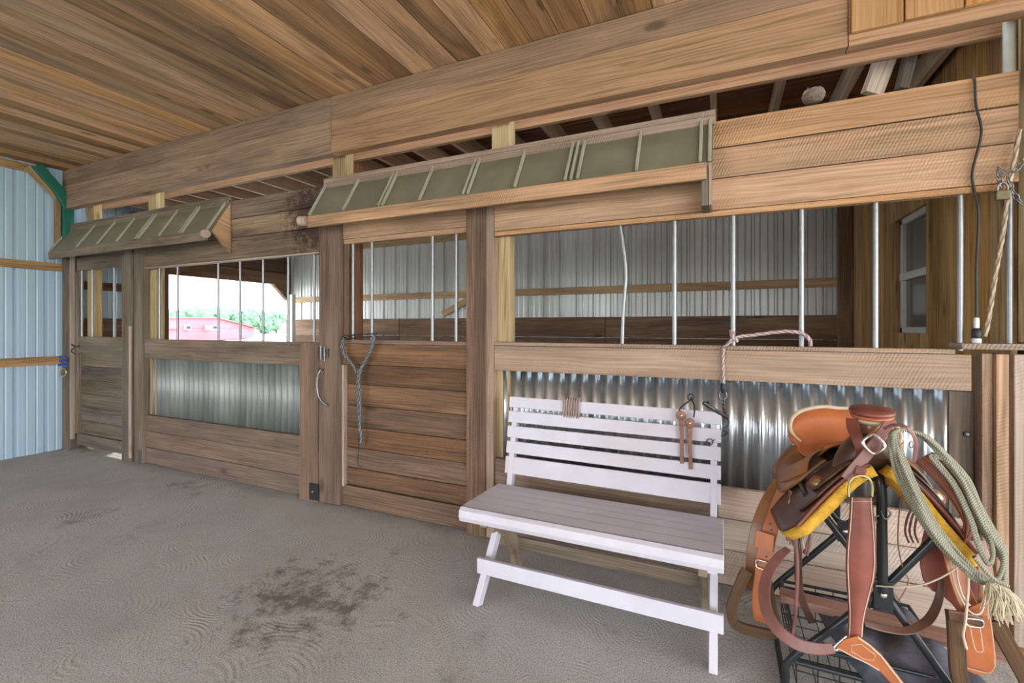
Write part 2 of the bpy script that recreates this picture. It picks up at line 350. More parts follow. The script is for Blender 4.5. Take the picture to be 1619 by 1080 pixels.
def surf(bm, fn, nu, nv):
    """grid surface fn(u,v)"""
    g = [[bm.verts.new(fn(i/nu, j/nv)) for j in range(nv+1)] for i in range(nu+1)]
    uvl = bm.loops.layers.uv['UVMap']
    for i in range(nu):
        for j in range(nv):
            f = bm.faces.new((g[i][j], g[i+1][j], g[i+1][j+1], g[i][j+1])); f.smooth = True
            for lp, (a, b) in zip(f.loops, ((i, j), (i+1, j), (i+1, j+1), (i, j+1))): lp[uvl].uv = (a/nu, b/nv)
def obj(name, bm, mat, parent=None, bev=0, solid=0, off=0, sub=0, fix=True):
    if fix: bmesh.ops.recalc_face_normals(bm, faces=bm.faces[:])
    me = bpy.data.meshes.new(name); bm.to_mesh(me); bm.free()
    o = bpy.data.objects.new(name, me); C.objects.link(o); me.materials.append(M[mat] if isinstance(mat, str) else mat)
    if solid:
        m = o.modifiers.new('solid', 'SOLIDIFY'); m.thickness = solid; m.offset = off
    if bev:
        m = o.modifiers.new('bevel', 'BEVEL'); m.width = bev; m.segments = 2; m.limit_method = 'ANGLE'; m.angle_limit = R(40)
    if sub:
        m = o.modifiers.new('sub', 'SUBSURF'); m.levels = sub; m.render_levels = sub
    if parent is not None:
        o.parent = parent; o.matrix_parent_inverse = Matrix.Translation(-parent.location) if parent.type == 'EMPTY' else Matrix.Identity(4)
    return o
def tag(o, label, cat, group=None, kind=None):
    o['label'] = label; o['category'] = cat
    if group: o['group'] = group
    if kind: o['kind'] = kind
    return o
def thing(name, label, cat, loc=(0, 0, 0), group=None):
    o = bpy.data.objects.new(name, None); C.objects.link(o); o.location = loc; o.empty_display_size = .1
    return tag(o, label, cat, group)
def struct(o, label=None):
    o['kind'] = 'structure'
    if label: o['label'] = label
    return o
def lab(o, s): o['label'] = s; return o
def box(name, lo, hi, mat, parent=None, bev=.003, **k):
    bm = nb(); bx(bm, lo, hi, **k); return obj(name, bm, mat, parent, bev=bev)

WLX = -7.1      # left wall
RX = 1.235      # right stall partition
BY = 3.05       # stall back wall
CZ = 3.29       # ceiling
# ================================================================== SETTING
bm = nb(); bx(bm, (WLX-.2, -9, -.12), (9, BY+.2, 0)); struct(obj('floor', bm, 'floor'), 'grey concrete floor with swirled trowel marks')
# ceiling boards run from the beam towards the camera
bm = nb(); x = WLX-.02
while x < 7:
    w = random.choice((.18, .19, .19, .2))
    bx(bm, (x+.003, -7.2, CZ+random.uniform(0, .006)), (x+w-.003, -.02, CZ+.02)); x += w
bx(bm, (WLX-.1, -7.2, CZ+.022), (7, -.02, CZ+.05))
struct(obj('ceiling', bm, 'ceil'), 'low ceiling of stained pine boards')
def ribbed(bm, a, b, z0, z1, side, pitch, rib=.05, depth=.02, minor=True, top=None):
    """ribbed steel sheet from a to b (xy), ribs pushed along side vector; top(s) optional upper limit"""
    a = Vector(a); b = Vector(b); d = b-a; Ln = d.length; d.normalize(); sd = Vector(side)
    prof = [(0, 0)]; s = pitch*.5
    while s < Ln-.02:
        prof += [(s-rib/2, 0), (s-rib/2+.012, depth), (s+rib/2-.012, depth), (s+rib/2, 0)]
        if minor:
            for q in (.33, .67):
                m_ = s+pitch*q
                if m_ < Ln-.02: prof += [(m_-.012, 0), (m_, depth*.3), (m_+.012, 0)]
        s += pitch
    prof = [p for p in prof if 0 <= p[0] < Ln]+[(Ln, 0)]
    uvl = bm.loops.layers.uv['UVMap']; prev = None
    for s, o in prof:
        p = a+d*s+sd*o
        v = (bm.verts.new((p.x, p.y, z0)), bm.verts.new((p.x, p.y, z1 if top is None else top(s))))
        if prev: bm.faces.new((prev[0], v[0], v[1], prev[1]))
        prev = v
# left wall: siding in front of the stalls and inside the stall round the outer doorway
bm = nb()
ribbed(bm, (WLX, -7.2), (WLX, 1.02), 0, 3.3, (-1, 0), .254)
ribbed(bm, (WLX, 1.02), (WLX, BY+.02), 2.185, 3.3, (-1, 0), .254)
wl = struct(obj('wall_left', bm, 'siding', solid=.003), 'pale blue ribbed steel siding at the left end')
for z0, z1, y0, y1 in ((2.095, 2.185, -7.2, -.09), (1.005, 1.10, -7.2, -.09), (.98, 1.1, .05, 1.02), (1.9, 2.0, .05, 1.02), (1.35, 1.55, .05, 1.02)):
    bm = nb(); bx(bm, (WLX+.004, y0, z0), (WLX+.042, y1, z1)); obj('girt', bm, 'purlin' if y0 < 0 else 'door', wl, bev=.003)
bm = nb()
seg(bm, (WLX+.02, -7.2, 3.225), (WLX+.02, -.33, 3.225), .085, .04)
seg(bm, (WLX+.05, -.40, 3.23), (WLX+.05, -.14, 2.96), .07, .04, (0, 1, 1))
seg(bm, (WLX+.05, -.135, 2.99), (WLX+.05, -.135, 2.42), .05, .04, (0, 1, 0))
obj('wood_frame', bm, 'part', wl, bev=.003)
bm = nb()
bx(bm, (WLX+.005, .6, .0), (WLX+.13, .72, 2.95)); bx(bm, (WLX+.005, .9, 0), (WLX+.10, 1.03, 2.3)); bx(bm, (WLX+.005, .05, 1.05), (WLX+.06, .6, 1.5))
bx(bm, (WLX-.02, 1.02, 2.18), (WLX+.08, 3.04, 2.38)); bx(bm, (WLX-.02, 1.02, 2.39), (WLX+.06, 3.04, 2.62)); bx(bm, (WLX-.02, 1.02, 2.63), (WLX+.04, 3.04, 2.86))
prism(bm, [(WLX-.02, 2.68, 2.2), (WLX-.02, 2.985, 1.92), (WLX-.02, 3.045, 1.92), (WLX-.02, 3.045, 2.2)], (.09, 0, 0))
obj('doorway_frame', bm, 'door', wl, bev=.003)
# back wall of the stalls
bm = nb(); ribbed(bm, (WLX, BY), (RX+.02, BY), 0, 3.3, (0, 1), .2286, rib=.045, depth=.022)
wb = struct(obj('wall_back', bm, 'backmetal', solid=.003), 'grey ribbed steel back wall of the stalls')
for z0, z1, m in ((1.87, 1.965, 'purlin'), (2.72, 2.81, 'purlin')):
    bm = nb(); bx(bm, (WLX, BY-.045, z0), (RX, BY-.004, z1)); obj('girt', bm, m, wb, bev=.003)
bm = nb()
for x0, x1 in ((WLX, -4.6), (-4.59, -1.35), (-1.34, RX)):
    for z0, z1 in ((.02, .26), (.27, .52), (.53, .78), (.79, 1.04), (1.05, 1.3), (1.31, 1.57)):
        bx(bm, (x0, BY-.045, z0), (x1, BY-.003, z1), jit=.002)
bx(bm, (RX-.12, BY-.14, 0), (RX-.0, BY-.046, 3.0))
obj('kick_board', bm, 'door', wb, bev=.003)
# right partition: vertical planks with a window
bm = nb(); y = .105; wy0, wy1, wz0, wz1 = 1.09, 1.66, 1.40, 2.27
while y < BY:
    w = random.choice((.15, .19, .22)); y1 = min(y+w, BY)
    t = random.uniform(0, .006)
    if y1 > wy0 and y < wy1:
        bx(bm, (RX+t, y+.002, 0), (RX+.03, y1-.002, wz0)); bx(bm, (RX+t, y+.002, wz1), (RX+.03, y1-.002, 3.2))
        if y < wy0: bx(bm, (RX+t, y+.002, wz0), (RX+.03, wy0, wz1))
        if y1 > wy1: bx(bm, (RX+t, wy1, wz0), (RX+.03, y1-.002, wz1))
    else: bx(bm, (RX+t, y+.002, 0), (RX+.03, y1-.002, 3.2))
    y += w
bx(bm, (RX+.09, .105, 0), (RX+.12, BY, wz0)); bx(bm, (RX+.09, .105, wz1), (RX+.12, BY, 3.2)); bx(bm, (RX+.09, .105, wz0), (RX+.12, wy0, wz1)); bx(bm, (RX+.09, wy1, wz0), (RX+.12, BY, wz1))
wr = struct(obj('wall_right', bm, 'part', bev=.002), 'vertical plank partition at the right end of the stall')
bm = nb(); fx0, fx1 = RX+.03, RX+.085
for a, b in (((fx0, wy0, wz0), (fx1, wy1, wz0+.045)), ((fx0, wy0, wz1-.045), (fx1, wy1, wz1)), ((fx0, wy0, wz0), (fx1, wy0+.045, wz1)), ((fx0, wy1-.045, wz0), (fx1, wy1, wz1)), ((fx0-.005, wy0, 1.80), (fx1, wy1, 1.855))): bx(bm, a, b)
w1 = struct(obj('window_1', bm, 'winframe', bev=.004), 'small single hung window in the plank partition')
bm = nb(); bx(bm, (fx1-.03, wy0+.02, wz0+.02), (fx1-.022, wy1-.02, wz1-.02)); obj('pane', bm, 'glass', w1)
# rear of the aisle, behind the camera: unseen plank wall, its openings shaped for the light
bm = nb(); x = WLX
while x < 1.4:
    if not -5.6 < x < -2.2: bx(bm, (x, -7.2, 0), (x+.2, -7.16, 3.3))  # left opening added to brighten the left floor and ceiling
    x += .203
bx(bm, (-5.7, -7.15, 2.9), (-2.0, -7.11, 3.28))
struct(obj('wall_rear', bm, 'beam'), 'unseen plank wall behind the aisle, gaps left to shape the light')

bm = nb(); x = 1.41
while x < 3.15:
    bx(bm, (x+.002, .0, 0), (min(x+.188, 3.2), .03, 2.83)); x += .19
struct(obj('wall_front', bm, 'part', bev=.002), 'vertical plank wall continuing right of the end post')
# stall roof deck and rafters
bm = nb(); y = .17
while y < BY+.2:
    bx(bm, (WLX-.3, y+.002, 3.165+random.uniform(0, .004)), (3, y+.188, 3.19)); y += .19
tag(obj('roof_deck', bm, 'dark'), 'dark brown board deck above the stall rafters', 'roof boards')
k = 0; x = -6.95
while x < 1.3:
    bm = nb(); bx(bm, (x-.02, .20, 3.005), (x+.02, BY, 3.163))
    o = tag(obj('rafter', bm, 'raft', bev=.002), 'slender roof rafter in an even row under the dark roof boards', 'rafter', 'rafters over the stalls'); x += .406

# ================================================================== BEAMS AND POSTS
def beam(x0, x1, label, lm='beam'):
    t = thing('ceiling_beam', label, 'beam', (x0, -.08, 2.83), 'front ceiling beam lengths')
    box('lower_board', (x0, -.08, 2.832), (x1, -.002, 3.098), lm, t)
    box('upper_board', (x0, -.076, 3.101), (x1, -.002, 3.288), 'beamold', t)
    return t
beam(-7.09, -2.845, 'long left length of the doubled ceiling beam, from the corner to its joint', 'beamold')
beam(-2.84, .57, 'middle length of the doubled ceiling beam above the bench')
beam(.573, 3.2, 'right length of ceiling beam behind the short upright boards')
bm = nb(); bx(bm, (-7.09, .142, 2.845), (3.2, .182, 3.10)); tag(obj('rear_beam', bm, 'beam', bev=.003), 'rear beam seen behind the posts under the front ceiling beam', 'beam')
xs = [.575, .785, 1.0, 1.32, 1.55, 1.8]
names = ['knotty orange-tan cover board at top right, nearest the bare beam', 'second upright cover board on the beam at top right', 'third upright cover board on the beam in the top right corner']
for i in range(3):
    bm = nb(); bx(bm, (xs[i]+.004, -.104, 2.885+.004*i), (xs[i+1]-.004, -.082, 3.285)); tag(obj('cover_board', bm, 'new', bev=.002), names[i], 'board', 'short upright boards on the beam')
posts = [(-6.84, -6.70, 'squared post by the green brace, under the far left end of the beam'), (-5.60, -5.46, 'squared post rising behind the far small door canopy'),
         (-2.95, -2.81, 'pale treated post stub at the left end of the longer canopy'), (-1.465, -1.325, 'pale treated post stub above the middle of the longer canopy')]
for x0, x1, l in posts:
    bm = nb(); bx(bm, (x0, .0525 if x0 < -5 else .045, 0), (x1, .14, 3.16)); tag(obj('support_post', bm, 'post', bev=.006), l, 'post', 'posts carrying the beam')

# ================================================================== STALL FRONTS
def planks(bm, x0, x1, zs, y0, y1, jit=.003):
    for a, b in zip(zs[:-1], zs[1:]): bx(bm, (x0, y0+random.uniform(-.002, .002), a+.0025), (x1, y1, b-.0025), jit=jit)
def bar(parent, x, z0, z1, y=.02, r=.0105, bend=0):
    bm = nb(); pts = [(x, y, z0)]+([(x+bend*.35, y, z0+(z1-z0)*.3), (x+bend, y, z0+(z1-z0)*.62)] if bend else [])+[(x-bend*.6, y, z1)]
    tube(bm, spline(pts, 5) if bend else pts, r, 10); return obj('bar', bm, 'pipe', parent)
def corrugated(x0, x1, z0, z1, y, parent, mat='galv', pitch=.078, amp=.013):
    bm = nb(); n = int((x1-x0)/pitch*10); prev = None
    for i in range(n+1):
        x = x0+(x1-x0)*i/n; yy = y+amp*math.sin(2*math.pi*(x-x0)/pitch)
        v = (bm.verts.new((x, yy, z0)), bm.verts.new((x, yy, z1)))
        if prev: f = bm.faces.new((prev[0], v[0], v[1], prev[1])); f.smooth = True
        prev = v
    o = obj('corrugated_sheet', bm, mat, parent, solid=.0015); return o
# far stall door (left)
d1 = thing('stall_door', 'small far stall door at the left end, grey planks with four bars on top', 'stall door', (-6.45, 0, .02), 'stall doors')
bm = nb(); planks(bm, -6.90, -5.92, [.185, .34, .50, .66, .82, .98, 1.14], .022, .045); obj('plank_panel', bm, 'old', d1, bev=.003)
for z0, z1 in ((.05, .185), (1.14, 1.33), (2.105, 2.25)):
    box('rail', (-6.935, -.005, z0), (-5.915, .035, z1), 'old', d1)
box('stile', (-6.99, -.008, .185), (-6.91, .036, 2.10), 'old', d1); box('stile', (-5.94, .0, 1.33), (-5.915, .036, 2.10), 'old', d1)
for x in (-6.86, -6.63, -6.17, -5.965): bar(d1, x, 1.30, 2.12, .012, .013)
bm = nb(); tube(bm, spline([(-7.0, -.02, 1.25), (-6.97, -.04, 1.24), (-6.9, -.03, 1.21), (-6.86, -.015, 1.22)], 5), .007, 8); tube(bm, spline([(-6.94, -.02, 1.20), (-6.95, -.05, 1.16), (-6.93, -.02, 1.12)], 5), .006, 8); obj('latch_hook', bm, 'rubber', d1)
# corner post with trim
t = thing('corner_post', 'weathered corner post where the stall fronts meet the blue siding', 'post', (-7.0, -.05, 0))
box('post', (-7.055, -.09, 0), (-6.995, .04, 2.42), 'old', t); box('trim_strip', (-6.994, -.05, .12), (-6.965, -.009, 2.3), 'pale', t); box('steel_foot', (-6.99, -.062, 0), (-6.965, -.051, .11), 'steel', t)
# post between far door and first panel
t = thing('door_post', 'grey split door post right of the small far stall door', 'post', (-5.75, 0, 0), 'door posts')
box('post', (-5.905, -.045, 0), (-5.72, .04, 2.3), 'old', t); box('trim_strip', (-5.74, -.062, .05), (-5.705, -.046, 1.45), 'pale', t)
box('side_board', (-5.70, -.03, 0), (-5.56, .035, 2.28), 'old', t); box('steel_foot', (-5.60, -.042, 0), (-5.565, -.031, .15), 'steel', t)
# first stall panel
p1 = thing('stall_front_panel', 'left stall front panel with barred opening looking out to the red barn', 'stall panel', (-4.3, 0, 0), 'stall front panels')
box('rail', (-5.555, -.006, 1.115), (-3.02, .036, 1.315), 'old', p1)
bm = nb(); planks(bm, -5.555, -3.23, [.005, .17, .345, .515], .006, .04, .001); obj('kick_board', bm, 'kick', p1, bev=.003)
corrugated(-5.555, -3.235, .50, 1.13, .052, p1, 'galvold')
for x in (-5.33, -5.02, -4.385, -4.07, -3.76, -3.44, -3.13): bar(p1, x, 1.31, 2.07, .018, .011)
# header 1
h1 = thing('header_boards', 'old header boards with dark stain between the two canopies', 'boards', (-4.3, 0, 2.06), 'header boards')
bm = nb(); planks(bm, -5.555, -2.93, [2.075, 2.275, 2.45, 2.62], -.004, .036, .001); obj('board', bm, 'stained', h1, bev=.003)
box('bottom_lip', (-5.55, -.012, 2.055), (-3.0, .036, 2.073), 'pale', h1)
box('left_board', (-7.0, .0, 2.255), (-5.57, .036, 2.62), 'old', h1)
# post pair left of the near door
t = thing('gate_post', 'short doubled post with steel foot plate between the left panel and near stall door', 'post', (-3.1, -.03, 0))
box('post', (-3.225, -.05, 0), (-3.02, .03, 1.316), 'kick', t); box('steel_plate', (-3.10, -.064, .02), (-3.005, -.051, .155), 'rubber', t)
bm = nb(); lathe(bm, [(.012, 0), (.012, .01), (.004, .012)], (-3.055, -.064, .09), (0, -1, 0), 8); obj('bolt', bm, 'steel', t)
# near stall door
d2 = thing('stall_door', 'wide near stall door of dark brown planks with five bars and pull handle', 'stall door', (-2.3, 0, .01), 'stall doors')
box('stile', (-3.015, -.04, .01), (-2.79, .035, 2.33), 'kick', d2)
box('stile_trim', (-2.789, -.02, .16), (-2.765, .03, 1.14), 'pale', d2)
bm = nb(); planks(bm, -2.765, -1.625, [.17, .31, .475, .64, .815, .985, 1.145], .014, .045, .0035); obj('plank_panel', bm, 'door', d2, bev=.004)
box('bottom_rail', (-2.789, -.008, .012), (-1.632, .04, .17), 'door', d2); box('middle_rail', (-2.789, -.006, 1.147), (-1.632, .04, 1.31), 'door', d2)
box('middle_ledge', (-2.789, -.012, 1.312), (-1.632, .05, 1.342), 'kick', d2)
box('top_rail', (-2.789, -.006, 2.155), (-1.632, .04, 2.335), 'header', d2); box('top_rail_lip', (-2.789, .0, 2.115), (-1.632, .045, 2.153), 'header', d2)
for x in (-2.705, -2.51, -1.94, -1.735): bar(d2, x, 1.33, 2.12, .02, .0125)
box('inner_stile', (-2.786, .0, 1.343), (-2.735, .045, 2.114), 'door', d2)
bm = nb(); tube(bm, spline([(-2.965, -.045, 1.10), (-2.965, -.075, 1.09), (-2.985, -.085, 1.0), (-2.975, -.085, .90), (-2.93, -.075, .83), (-2.91, -.045, .80)], 6), .010, 8); obj('pull_handle', bm, 'steel', d2)
bm = nb(); bx(bm, (-2.98, -.06, 1.20), (-2.90, -.041, 1.27)); tube(bm, [(-2.96, -.07, 1.29), (-2.96, -.07, 1.18)], .008, 8); tube(bm, [(-2.92, -.07, 1.28), (-2.92, -.07, 1.17)], .007, 8); obj('latch', bm, 'steel', d2)
# inner stub partition seen through both openings
bm = nb(); bx(bm, (-3.06, .145, 0), (-2.84, .285, 2.95)); tag(obj('inner_post', bm, 'dark', bev=.004), 'dark post inside the stall behind the near door', 'post')
# post right of near door
t = thing('door_post', 'broad brown door post between the near stall door and the bench panel', 'post', (-1.5, 0, 0), 'door posts')
box('post', (-1.626, -.03, 0), (-1.475, .04, 2.32), 'kick' if 0 else 'door', t); box('side_board', (-1.474, -.02, 0), (-1.42, .04, 2.32), 'rail', t)

# bench panel
p2 = thing('stall_front_panel', 'long stall front panel behind the white bench and saddle', 'stall panel', (-.1, 0, 0), 'stall front panels')
box('rail', (-1.418, -.008, 1.148), (1.06, .036, 1.318), 'rail', p2, bev=.005); box('rail_cap', (-1.418, -.014, 1.32), (1.0, .042, 1.342), 'rail', p2)
bm = nb(); planks(bm, -1.418, -.02, [.005, .18, .36, .545], .004, .04, .001); lab(obj('kick_board', bm, 'kick', p2, bev=.003), 'brown boards behind the bench')
bm = nb(); planks(bm, -.015, 1.085, [.005, .20, .375, .55], .004, .04, .001); lab(obj('kick_board', bm, 'pale', p2, bev=.003), 'pale worn boards behind the saddle')
corrugated(-1.418, .99, .53, 1.16, .048, p2)
bar(p2, -.552, 1.335, 2.08, .02, .0105, bend=.022)
for x in (-.248, .062, .388, .705, 1.028): bar(p2, x, 1.335, 2.085, .018, .0125)
bar(p2, 1.20, 1.36, 2.085, .018, .0125)
box('end_stud', (.995, .045, .5), (1.088, .09, 1.14), 'old', p2)
for z in (.80, 1.0):
    bm = nb(); lathe(bm, [(.013, 0), (.013, .012), (.005, .016)], (1.06, .044, z-.06), (0, -1, 0), 10); obj('bolt', bm, 'steel', p2)
h2 = thing('header_boards', 'wide tan rough sawn header boards right of the longer canopy', 'boards', (0, 0, 2.07), 'header boards')
bm = nb(); planks(bm, -1.418, 1.222, [2.10, 2.28, 2.45, 2.605], -.004, .036, .0006); obj('board', bm, 'header', h2, bev=.003)
box('bottom_lip', (-1.415, -.012, 2.068), (1.20, .04, 2.098), 'header', h2)
box('left_board', (-2.95, .0, 2.34), (-1.42, .036, 2.64), 'header', h2)
# right end post group
t = thing('end_post', 'pale boarded end post at the right edge behind the saddle', 'post', (1.15, 0, 0))
box('post', (1.09, -.02, 0), (1.128, .06, 1.325), 'rail', t); box('side_board', (1.129, -.045, 0), (1.172, .05, 1.325), 'header', t); box('wide_board', (1.186, -.05, 0), (1.40, -.01, 1.325), 'pale', t)
box('cap_board', (1.0, -.075, 1.345), (1.45, .06, 1.372), 'rail', t)
bm = nb(); bx(bm, (1.262, -.06, 1.375), (1.40, .10, 3.28)); tag(obj('tall_post', bm, 'post', bev=.004), 'tall squared post at the right edge of the picture', 'post')
bm = nb(); tube(bm, [(1.215, .06, 2.6), (1.215, .06, 3.0), (1.215, .06, 3.12)], .021, 14); tag(obj('conduit', bm, 'pvc'), 'grey plastic pipe running up behind the header at top right', 'pipe')

# ================================================================== CANOPIES
def canopy(x0, x1, ribs, label, end):
    t = thing('canopy', label, 'canopy', ((x0+x1)/2, 0, 2.3), 'small canopies over the stall fronts')
    a = Vector((0, -.012, 2.625)); b = Vector((0, -.20, 2.315)); n = Vector((0, -(a.z-b.z), (a.y-b.y))).normalized()
    bm = nb(); prism(bm, [(x0, a.y, a.z), (x0, b.y, b.z), (x0, b.y+.006, b.z-.003), (x0, a.y+.006, a.z-.003)], (x1-x0, 0, 0)); obj('roof_sheet', bm, 'awn', t)
    for x in ribs:
        x = min(max(x, x0+.012), x1-.012)
        bm = nb(); m_ = Vector((x, 0, 0)); seg(bm, m_+a+n*.011, m_+b+n*.011, .017, .018, (1, 0, 0)); obj('rib', bm, 'awnrib', t, bev=.003)
    bm = nb(); bx(bm, (x0-.01, -.045, 2.622), (x1+.012, -.006, 2.655)); bx(bm, (x0-.01, -.045, 2.575), (x1+.012, -.028, 2.621)); obj('ridge_board', bm, 'rail' if end else 'old', t, bev=.003)
    bm = nb(); bx(bm, (x0+.01, -.225, 2.222), (x1-.03, -.195, 2.308)); obj('fascia_board', bm, 'header' if end else 'old', t, bev=.003)
    bm = nb(); lathe(bm, [(.02, 0), (.036, .002), (.038, .05), (.036, .06)], (x0+.01 if end else x1-.025, -.235, 2.27), (0, 1, 0) if 0 else ((-1, -.25, 0) if end else (1, -.25, 0)), 16); obj('log_end', bm, 'raft', t)
    if not end:
        bm = nb(); prism(bm, [(x1-.02, -.012, 2.60), (x1-.02, -.185, 2.31), (x1-.02, -.008, 2.13)], (.03, 0, 0)); obj('end_board', bm, 'header', t, bev=.002)
    else:
        bm = nb(); bx(bm, (x1-.055, -.192, 2.09), (x1-.02, -.012, 2.30)); obj('bracket_board', bm, 'old', t, bev=.002)
        bm = nb(); bx(bm, (x1-.018, -.196, 2.09), (x1-.006, -.012, 2.315)); obj('end_strip', bm, 'rail', t)
    return t
canopy(-7.04, -4.17, [-7.03, -6.44, -6.03, -5.66, -5.32, -5.27, -4.92, -4.60, -4.56, -4.19], 'shorter far canopy of green ribbed sheet over the small stall door', False)
canopy(-2.95, -.04, [-2.94, -2.59, -2.25, -2.215, -1.894, -1.545, -1.512, -1.174, -.845, -.81, -.77, -.431, -.10, -.055], 'longer green metal canopy over the near stall door', True)

# green steel brace at the far left corner
bm = nb(); x = -7.03
pts = [(x, -.33, 3.26), (x, -.13, 3.02), (x, -.055, 2.86), (x, -.055, 2.42)]
sweep(bm, pts, [(-.05, -.045), (.05, -.045), (.05, .045), (-.05, .045)], up=(1, 0, 0), smooth=False)
tag(obj('knee_brace', bm, 'green', bev=.004), 'dark green bent steel brace in the top left corner', 'steel brace')

# ================================================================== SMALL FIXTURES
# bird nest and scraps above the header
bm = nb()
for i in range(70):
    a = random.uniform(0, 6.28); r = random.uniform(.02, .055); z = random.uniform(-.02, .03); c = W(1286, 150, .02)
    p = c+Vector((r*math.cos(a), r*.7*math.sin(a), z)); q = c+Vector((r*math.cos(a+1.3), r*.7*math.sin(a+1.3), z+random.uniform(-.02, .02)))
    tube(bm, spline([p, (p+q)/2*1.0+Vector((0, 0, .008)), q], 3), .0025, 5)
lathe(bm, [(.01, -.04), (.045, -.03), (.055, 0), (.045, .025), (.02, .01)], W(1286, 151, .02), (0, 0, 1), 12)
tag(obj('bird_nest', bm, 'nest'), 'round mud and straw bird nest on top of the header boards', 'bird nest')
for i, (a, b, w_, l) in enumerate(((Vector((.85, .35, 3.004)), W(1378, 150, .35), .10, 'broken rafter end hanging at the right of the roof gap'), (Vector((.98, .30, 3.15)), W(1425, 142, .30), .05, 'splintered scrap board beside the broken rafter end'))):
    bm = nb(); seg(bm, a, b, w_, .05, (1, .4, 0)); tag(obj('scrap_board', bm, 'raft' if i == 0 else 'old', bev=.004), l, 'board')
# black cord with lamp socket end
bm = nb(); pts = [W(1538, 122, .02), W(1541, 128, -.02), W(1543, 165, -.02), W(1551, 200, -.02), W(1549, 225, -.02), W(1538, 268, -.02), W(1538, 290, -.02), W(1546, 325, -.02), W(1547, 360, -.022), W(1544, 420, -.022), W(1544, 500, -.022)]
t = thing('power_cord', 'black power cord hanging over the header with a white plug end', 'cord', W(1544, 548, -.02))
tube(bm, spline(pts, 6), .0052, 8); obj('cable', bm, 'rubber', t)
c = W(1544, 502, -.022); bm = nb(); lathe(bm, [(.006, 0), (.010, -.004), (.010, -.045), (.008, -.05)], c, (0, 0, 1), 12); obj('plug', bm, 'white', t)
bm = nb(); lathe(bm, [(.010, -.05), (.018, -.056), (.019, -.09), (.016, -.096)], c, (0, 0, 1), 14); obj('socket', bm, 'rubber', t)
bm = nb(); lathe(bm, [(.015, -.096), (.0175, -.10), (.0175, -.124), (.012, -.127)], c, (0, 0, 1), 14); obj('socket_rim', bm, 'white', t)
# hemp rope with chain and padlock at the right
def link(bm, c, d, n_, ln=.018, w=.009, r=.0028):
    d = Vector(d).normalized(); n_ = Vector(n_); s = d.cross(n_).normalized(); pts = []
    for k in range(12):
        a = 2*math.pi*k/12; pts.append(Vector(c)+d*(ln*math.cos(a))+s*(w*math.sin(a)))
    tube(bm, pts, r, 6, closed=True)
def chain(bm, pts, ln=.018, w=.009, r=.0028):
    P = spline(pts, 30); step = ln*1.45; acc = 0; k = 0
    for a, b in zip(P[:-1], P[1:]):
        acc += (b-a).length
        if acc >= step:
            acc = 0; d = (b-a).normalized(); o = d.orthogonal().normalized()
            link(bm, b, d, o if k % 2 else d.cross(o), ln, w, r); k += 1
bm = nb(); rope(bm, spline([W(1612, 205, -.04), W(1604, 250, -.05), W(1596, 290, -.05), W(1592, 320, -.03), W(1587, 360, -.02), W(1580, 400, -.02), W(1573, 440, -.02), W(1567, 480, -.02), W(1561, 515, -.03), W(1557, 532, -.03)], 12), .0085)
tag(obj('twisted_rope', bm, 'hemp'), 'twisted tan rope hanging down the right edge beside the cord', 'rope')
bm = nb(); chain(bm, [W(1575, 262, -.05), W(1590, 272, -.055), W(1606, 268, -.06), W(1622, 250, -.06)]); chain(bm, [W(1592, 275, -.055), W(1600, 300, -.06), W(1612, 318, -.06), W(1625, 325, -.06)])
chain(bm, [W(1576, 265, -.05), W(1580, 282, -.055), W(1584, 296, -.055)])
tag(obj('steel_chain', bm, 'steel'), 'steel chain looped at the right edge above the padlock', 'chain')
t = thing('padlock', 'weathered brass padlock hanging from the chain at the right edge', 'padlock', W(1585, 318, -.06))
c = W(1585, 307, -.062); bm = nb(); bx(bm, c+Vector((-.025, -.01, -.026)), c+Vector((.025, .01, .016))); obj('lock_body', bm, M.setdefault('lock', plain('tarnished_brass', (.13, .11, .05), .5, .5, var=.3, scale=40)), t, bev=.004)
bm = nb(); tube(bm, spline([c+Vector((-.016, 0, .012)), c+Vector((-.016, 0, .036)), c+Vector((0, 0, .052)), c+Vector((.016, 0, .036)), c+Vector((.016, 0, .012))], 6), .0045, 8); obj('shackle', bm, 'steel', t)
# blue strap and tassel on the corner post
t = thing('tie_strap', 'blue strap with yellow ring tied to the far left corner post', 'strap', W(99, 585, -.11))
bm = nb()
for dy in (0, 6, 12): strap(bm, spline([W(92, 566+dy, -.11), W(98, 564+dy, -.12), W(106, 568+dy, -.11)], 4), .022, .008, (0, -1, 0))
obj('blue_band', bm, 'blue', t)
bm = nb(); tube(bm, [W(100+5*math.cos(a*.63), 589+6*math.sin(a*.63), -.115) for a in range(10)], .007, 6, closed=True); obj('ring', bm, 'brass', t)
bm = nb(); tube(bm, spline([W(90, 572, -.115), W(80, 583, -.16), W(76, 600, -.16), W(77, 622, -.16)], 5), .008, 6); obj('tail', bm, 'hemp', t)
